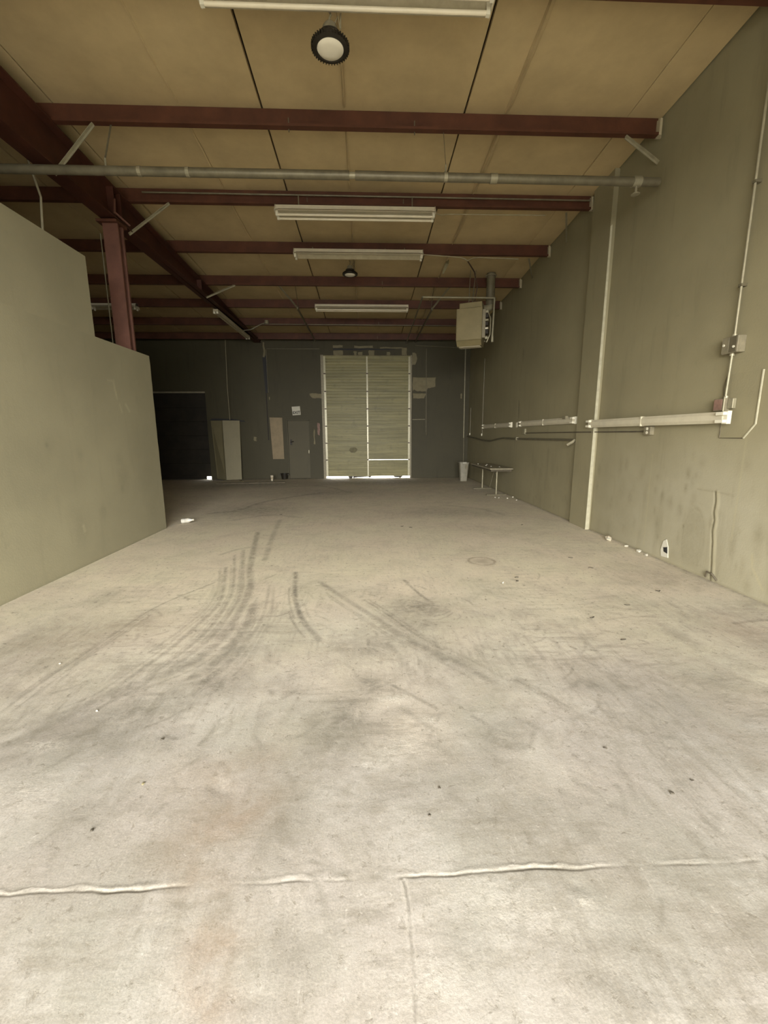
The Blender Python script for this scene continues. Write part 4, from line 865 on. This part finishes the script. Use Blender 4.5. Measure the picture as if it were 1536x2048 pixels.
fm_.add(vs, fs).build('flap', 'cream', fl_)
tn = thing('torn_wrap', (-3.545, 15.54, 4.25), 'torn pale wrapping at the head of the far wall, left of the sign', 'wrapping')
MB().prism([(-3.59, 4.26), (-3.53, 4.25), (-3.50, 4.34), (-3.49, 4.5), (-3.52, 4.62), (-3.51, 4.74), (-3.56, 4.75), (-3.57, 4.6), (-3.55, 4.45)], 15.52, D-0.0005, 'y').build('wrap', 'primer', tn)
sl = thing('wall_slot', (-3.53, D-0.02, 1.4), 'dark vertical chase with a pale conduit on the far wall', 'chase')
MB().prism([(-3.61, 4.30), (-3.48, 4.30), (-3.485, 3.05), (-3.565, 3.05)], D-0.010, D-0.001, 'y').build('chase', 'ink', sl)
MB().tube([(-3.46, D-0.03, 4.50), (-3.465, D-0.03, 3.06)], 0.014, 8).build('conduit', 'galvdark', sl)
MB().box(-3.56, -3.52, D-0.008, D-0.001, 1.4, 3.05).build('cover_strip', 'darkdoor', sl)
cable('wall_top_conduit', [(-3.45, D-0.025, 4.53), (-1.62, D-0.025, 4.53)], 0.012, 'galvdark', 'thin level conduit on the far wall between the chase and the overhead door', 'conduit')
pc = thing('pull_chain', (2.15, D-0.03, 1.55), 'thin vertical rail with a short crossbar right of the overhead door', 'rail')
MB().tube([(2.14, D-0.025, 4.55), (2.165, D-0.025, 1.65)], 0.012, 6).build('rail', 'galvdark', pc)
MB().tube([(1.66, D-0.025, 2.11), (2.12, D-0.025, 2.115)], 0.016, 6).build('crossbar', 'galv', pc)
MB().lathe([(0.008, -.12), (0.022, -.1), (0.022, -.03), (0.01, 0)], (2.17, D-0.025, 1.65), 8).build('handle', 'galvdark', pc)

# ------------------------------------------------------------------ things on the far wall
sg = thing('exit_sign', (-2.51, D-0.01, 2.28), 'small white EXIT notice tilted above the grey exit door', 'sign')
RS = Matrix.Translation((-2.51, 0, 2.43)) @ Matrix.Rotation(math.radians(-4), 4, 'Y')
MB().box(-0.145, 0.145, D-0.012, D-0.001, -0.15, 0.15, mt=RS).build('board', 'paper', sg)
tc = bpy.data.curves.new('exit_text', 'FONT'); tc.body = 'EXIT'; tc.size = 0.13; tc.align_x = 'CENTER'; tc.offset = 0.004; tc.extrude = 0.001
to = bpy.data.objects.new('tmp', tc); S.collection.objects.link(to)
bpy.context.view_layer.update()
me = bpy.data.meshes.new_from_object(to); bpy.data.objects.remove(to)
me.transform(RS @ Matrix.Translation((0, D-0.0135, -0.105)) @ Matrix.Rotation(math.radians(90), 4, 'X'))
me.transform(Matrix.Translation(-Vector(sg['_o']))); me.materials.clear(); me.materials.append(M['ink'])
lt = bpy.data.objects.new('lettering', me); S.collection.objects.link(lt); lt.parent = sg; lt['_o'] = sg['_o']
tag(MB().prism([(-3.47, 2.20), (-3.02, 2.19), (-3.015, 0.72), (-3.42, 0.72)], D-0.016, D-0.001, 'y').build('plywood_panel', 'ply'), 'tan plywood sheet fixed to the wall left of the exit door', 'board')
lb = thing('leaning_boards', (-5.0, 15.2, 0), 'pair of tall cream boards leaning folded against the far wall', 'boards')
def board(p, q, top, mat='cream', yb=14.98):
    """leaning sheet from bottom corners p,q (x,y) to top corners"""
    (x0, y0), (x1, y1) = p, q; (a0, b0), (a1, b1) = top; th = 0.02
    vs = [(x0, y0, 0.03), (x1, y1, 0.03), (a1, b1, 2.09), (a0, b0, 2.09), (x0, y0+th, 0.03), (x1, y1+th, 0.03), (a1, b1+th, 2.09), (a0, b0+th, 2.09)]
    return MB().add(vs, [(0,1,2,3),(7,6,5,4),(0,4,5,1),(1,5,6,2),(2,6,7,3),(3,7,4,0)]).build('leaf', mat, lb)
board((-5.42, 15.40), (-4.97, 14.98), ((-5.53, 15.48), (-5.05, 15.22)))
board((-4.96, 14.98), (-4.46, 15.10), ((-5.04, 15.22), (-4.49, 15.38)))
MB().box(-5.43, -4.45, 14.95, 15.02, 0.0, 0.03).build('foot_batten', 'wood', lb)
MB().prism([(-5.6, 2.10), (-4.34, 2.05), (-4.36, 2.09), (-4.75, 2.15), (-5.5, 2.17)], D-0.03, D-0.001, 'y').build('painted_shadow', 'ink', lb)  # shadow the boards cast on the wall, built as a black sheet
tag(MB().tube([(-4.50, 14.95, 0.03), (-4.38, 14.75, 0.012)], 0.012, 6).tube([(-4.38, 14.75, 0.012), (-4.30, 14.70, 0.012)], 0.012, 6).build('stick', 'primer'), 'pale stick on the floor at the foot of the cream boards', 'stick')
tag(MB().bar((-4.95, 13.95, 0.02), (-2.75, 14.15, 0.02), 0.09, 0.04).build('floor_plank', 'wood'), 'long dark plank lying on the floor before the exit door', 'plank')
cu = thing('paper_cup', (-3.33, 14.80, 0), 'small pale paper cup standing on the floor left of the black tub', 'cup')
MB().lathe([(0.035, 0.0), (0.055, 0.19), (0.058, 0.195), (0.05, 0.195), (0.045, 0.17), (0.01, 0.16)], (-3.33, 14.80, 0), 16).build('body', 'cup', cu, smooth=True)
MB().lathe([(0.0475, 0.09), (0.0525, 0.12), (0.05, 0.12), (0.045, 0.09)], (-3.33, 14.80, 0), 16).build('print_band', 'ply', cu)
tb = thing('black_tub', (-3.0, 15.35, 0), 'black plastic tub on the floor beside the exit door', 'tub')
MB().lathe([(0.10, 0.0), (0.13, 0.19), (0.145, 0.195), (0.145, 0.205), (0.12, 0.205), (0.10, 0.02), (0.01, 0.015)], (-3.0, 15.38, 0), 20).build('body', 'black', tb, smooth=True)
MB().box(-3.17, -2.83, 15.33, 15.36, 0.15, 0.19).build('handle', 'black', tb)

# ------------------------------------------------------------------ bin and table at the right
bn = thing('waste_bin', (3.30, 14.30, 0), 'tall tapered white waste bin in the far right corner', 'bin')
def ring(hx_, z, c=(3.30, 14.30), r=0.05):
    out = []
    for sx, sy, a0 in ((1, 1, 0), (-1, 1, 90), (-1, -1, 180), (1, -1, 270)):
        for k in range(4):
            a = math.radians(a0+30*k); out.append((c[0]+sx*(hx_-r)+r*math.cos(a), c[1]+sy*(hx_-r)+r*math.sin(a), z))
    return out
m_ = MB(); rings = [ring(.115, 0), ring(.155, .60), ring(.168, .605), ring(.168, .635), ring(.150, .635), ring(.11, .06)]
m_.v = [Vector(p) for r in rings for p in r]; n = 16
m_.f = [(i*n+k, i*n+(k+1) % n, (i+1)*n+(k+1) % n, (i+1)*n+k) for i in range(5) for k in range(n)] + [tuple(range(n-1, -1, -1)), tuple(range(5*n, 6*n))]
m_.build('body', 'bin', bn, smooth=True)
MB().box(3.32, 3.40, 14.125, 14.14, 0.44, 0.56).build('sticker', 'greybox', bn)
MB().box(3.24, 3.36, 14.128, 14.15, 0.605, 0.64).build('grip', 'paper', bn)
tbl = thing('folding_table', (3.33, 11.35, 0), 'dusty grey folding table standing against the right wall', 'table')
tx0, tx1, ty0, ty1, tz = 3.07, 3.655, 10.38, 12.40, 0.705
MB().box(tx0, tx1, ty0, ty1, tz, tz+0.028).build('table_top', 'tabletop', tbl, bevel=0.006)
MB().box(tx0+0.03, tx1-0.03, ty0+0.03, ty0+0.055, tz-0.05, tz).box(tx0+0.03, tx1-0.03, ty1-0.055, ty1-0.03, tz-0.05, tz).box(tx0+0.03, tx0+0.05, ty0+0.055, ty1-0.055, tz-0.05, tz).box(tx1-0.05, tx1-0.03, ty0+0.055, ty1-0.055, tz-0.05, tz).build('apron', 'wood', tbl)
for y in (10.75, 12.10):
    lg = MB().tube([(3.36, y, 0.035), (3.36, y, tz)], 0.020, 10).build('leg', 'galv', tbl, smooth=True)
    MB().box(tx0+0.03, tx1-0.02, y-0.025, y+0.025, 0.0, 0.035).build('foot', 'galvdark', lg, bevel=0.005)
    MB().box(tx0+0.08, tx1-0.08, y-0.02, y+0.02, tz-0.025, tz).build('cross_bar', 'galvdark', tbl)
MB().bar((3.58, 12.10, 0.04), (3.50, 11.4, tz-0.02), 0.014, 0.014).build('brace', 'galv', tbl)
MB().bar((3.36, 10.75, 0.42), (3.36, 11.15, tz-0.02), 0.014, 0.014).build('brace', 'galvdark', tbl)

# ------------------------------------------------------------------ litter
rnd = random.Random(11)
def scrap(name, x, y, z, size, mat, lab, cat, grp, seed):
    return tag(MB().hull((x, y, z), size, 16, seed).build(name, mat), lab, cat, grp)
ords = ('first', 'second', 'third', 'fourth', 'fifth')
for k, (x, y) in enumerate(((3.42, 10.75), (3.26, 10.95), (3.22, 11.3), (3.33, 11.6), (3.18, 11.95))):
    scrap('paper_scrap', x, y, tz+0.028, (0.03, 0.03, 0.015), 'paper', 'white scrap lying on the grey table, %s from its near end' % ords[k], 'scrap', 'scraps on the table', k)
for k, (x, y) in enumerate(((3.20, 10.30), (3.28, 10.25), (3.46, 10.15), (3.60, 9.9), (3.66, 10.33))):
    scrap('paper_scrap', x, y, 0, (0.028, 0.028, 0.02), 'paper', 'tiny white scrap on the floor before the table, %s from the left' % ords[k], 'scrap', 'scraps before the table', 20+k)
cp_ = thing('crumpled_wrapper', (3.60, 5.98, 0), 'largest crumpled pale wrapper on the floor against the right wall', 'litter')
MB().hull((3.61, 5.98, 0), (0.06, 0.07, 0.05), 18, 5).build('wad', 'cup', cp_); MB().hull((3.58, 5.93, 0.02), (0.03, 0.05, 0.035), 12, 6).build('corner', 'paper', cp_)
for k, (y, s_, lab) in enumerate(((5.62, .028, 'small pale scrap on the floor by the right wall, next to the largest wrapper'), (5.34, .035, 'pale chip at the wall foot below the vertical wall seam'), (5.18, .03, 'flat pale scrap between the wall seam and the broken wall hole'))):
    scrap('wall_litter', 3.655, y, 0, (s_, s_*1.3, s_*.7), 'paper', lab, 'litter', None, 40+k)
hl = thing('broken_wall_hole', (XR-0.01, 4.93, 0.05), 'small broken hole with white plaster edges low in the right wall', 'hole')
MB().prism([(4.87, 0.06), (4.99, 0.05), (5.01, 0.13), (4.98, 0.25), (4.93, 0.28), (4.89, 0.20)], XR-0.008, XR-0.001, 'x').build('plaster_edge', 'paper', hl)
MB().prism([(4.885, 0.11), (4.95, 0.12), (4.965, 0.17), (4.90, 0.19)], XR-0.011, XR-0.006, 'x').build('opening', 'ink', hl)
cw = thing('wall_rag', (XR-0.03, 4.16, 0.0), 'curled dark strip at the wall foot below the wavy crack', 'litter')
MB().tube([(XR-0.02, 4.26, 0.03), (XR-0.05, 4.22, 0.10), (XR-0.05, 4.15, 0.10), (XR-0.03, 4.10, 0.04)], 0.010, 6).build('strip', 'wood', cw)
bt = thing('plastic_bottle', (-3.30, 7.66, 0), 'clear plastic bottle lying on the floor past the partition end', 'bottle')
RB = Matrix.Translation((-3.40, 7.66, 0.042)) @ Matrix.Rotation(math.radians(84), 4, 'Y')
MB().lathe([(0.012, 0.0), (0.042, 0.005), (0.042, 0.05), (0.038, 0.06), (0.042, 0.07), (0.042, 0.13), (0.02, 0.18), (0.016, 0.20), (0.005, 0.2)], (0, 0, 0), 16).xf(RB).build('body', 'clear', bt, smooth=True)
MB().lathe([(0.017, 0.20), (0.017, 0.225), (0.003, 0.226)], (0, 0, 0), 12).xf(RB).build('cap', 'paper', bt)
bits = [(-1.098, 2.008, .012, 'rubble', 'black speck of grit left of the centre of the floor'), (-1.139, 1.492, .012, 'rubble', 'dark pebble near the left edge just beyond the floor joint'),
 (1.197, 1.841, .012, 'rubble', 'dark pebble on the right of the floor, leftmost of three'), (1.34, 1.561, .014, 'rubble', 'dark ring-like pebble on the right, nearest of three'), (1.486, 1.624, .011, 'rubble', 'dark pebble on the right, rightmost of three'),
 (0.311, 1.635, .010, 'rubble', 'black cross-shaped speck in the middle foreground'), (-1.593, 2.264, .010, 'cup', 'white chip among the tyre marks at the left'), (-2.183, 2.809, .010, 'cup', 'white chip on clean floor above the left tyre marks'),
 (0.245, 1.50, .008, 'rubble', 'tiny grit below the black cross-shaped speck'), (-1.05, 1.72, .010, 'primer', 'pale sliver with a dark shadow left of the brown stain'), (1.62, 4.30, .02, 'rubble', 'dark twig bit right of the floor ring mark'), (1.45, 4.25, .018, 'paper', 'white crumb beside the dark twig bits')]
for k, (x, y, s_, mt, lab) in enumerate(bits): scrap('floor_debris', x, y, -0.001, (s_, s_*rnd.uniform(.6, 1.0), s_*.6), mt, lab, 'debris', 'loose bits on the floor', 60+k)
tw = [(0.60, 7.15, 'dark speck on the floor in the middle distance, left of a close pair'), (0.74, 7.05, 'dark speck on the floor in the middle distance, right of a close pair'),
 (2.72, 7.12, 'curled dark twig on the floor short of the table, before the white pilaster strip'), (1.66, 4.42, 'thin dark twig right of the floor ring mark'),
 (2.62, 5.15, 'thin dark twig on the pale floor nearest the foot of the white pilaster strip'), (2.66, 4.72, 'thin dark twig on the pale floor short of the largest wrapper'),
 (2.42, 3.62, 'dark twig lying toward the right wall below the double outlet'), (2.95, 3.95, 'short dark twig closest to the curled strip at the wall foot'),
 (1.95, 3.35, 'thin dark twig at the start of a long faint scratch, right half of the floor'), (1.98, 2.95, 'small dark twig at the end of a long faint scratch, right half of the floor'),
 (-1.75, 8.4, 'dark speck on the dim floor beyond the tyre marks')]
for k, (x, y, lab) in enumerate(tw):
    tag(MB().tube([(x-.025, y, .004), (x-.005, y+rnd.uniform(-.03, .03), .005), (x+.02, y+rnd.uniform(-.03, .03), .004)], 0.004, 5).build('twig', 'rubble'), lab, 'debris', 'twig scraps scattered over the floor')
for o in bpy.data.objects:
    if '_o' in o: del o['_o']
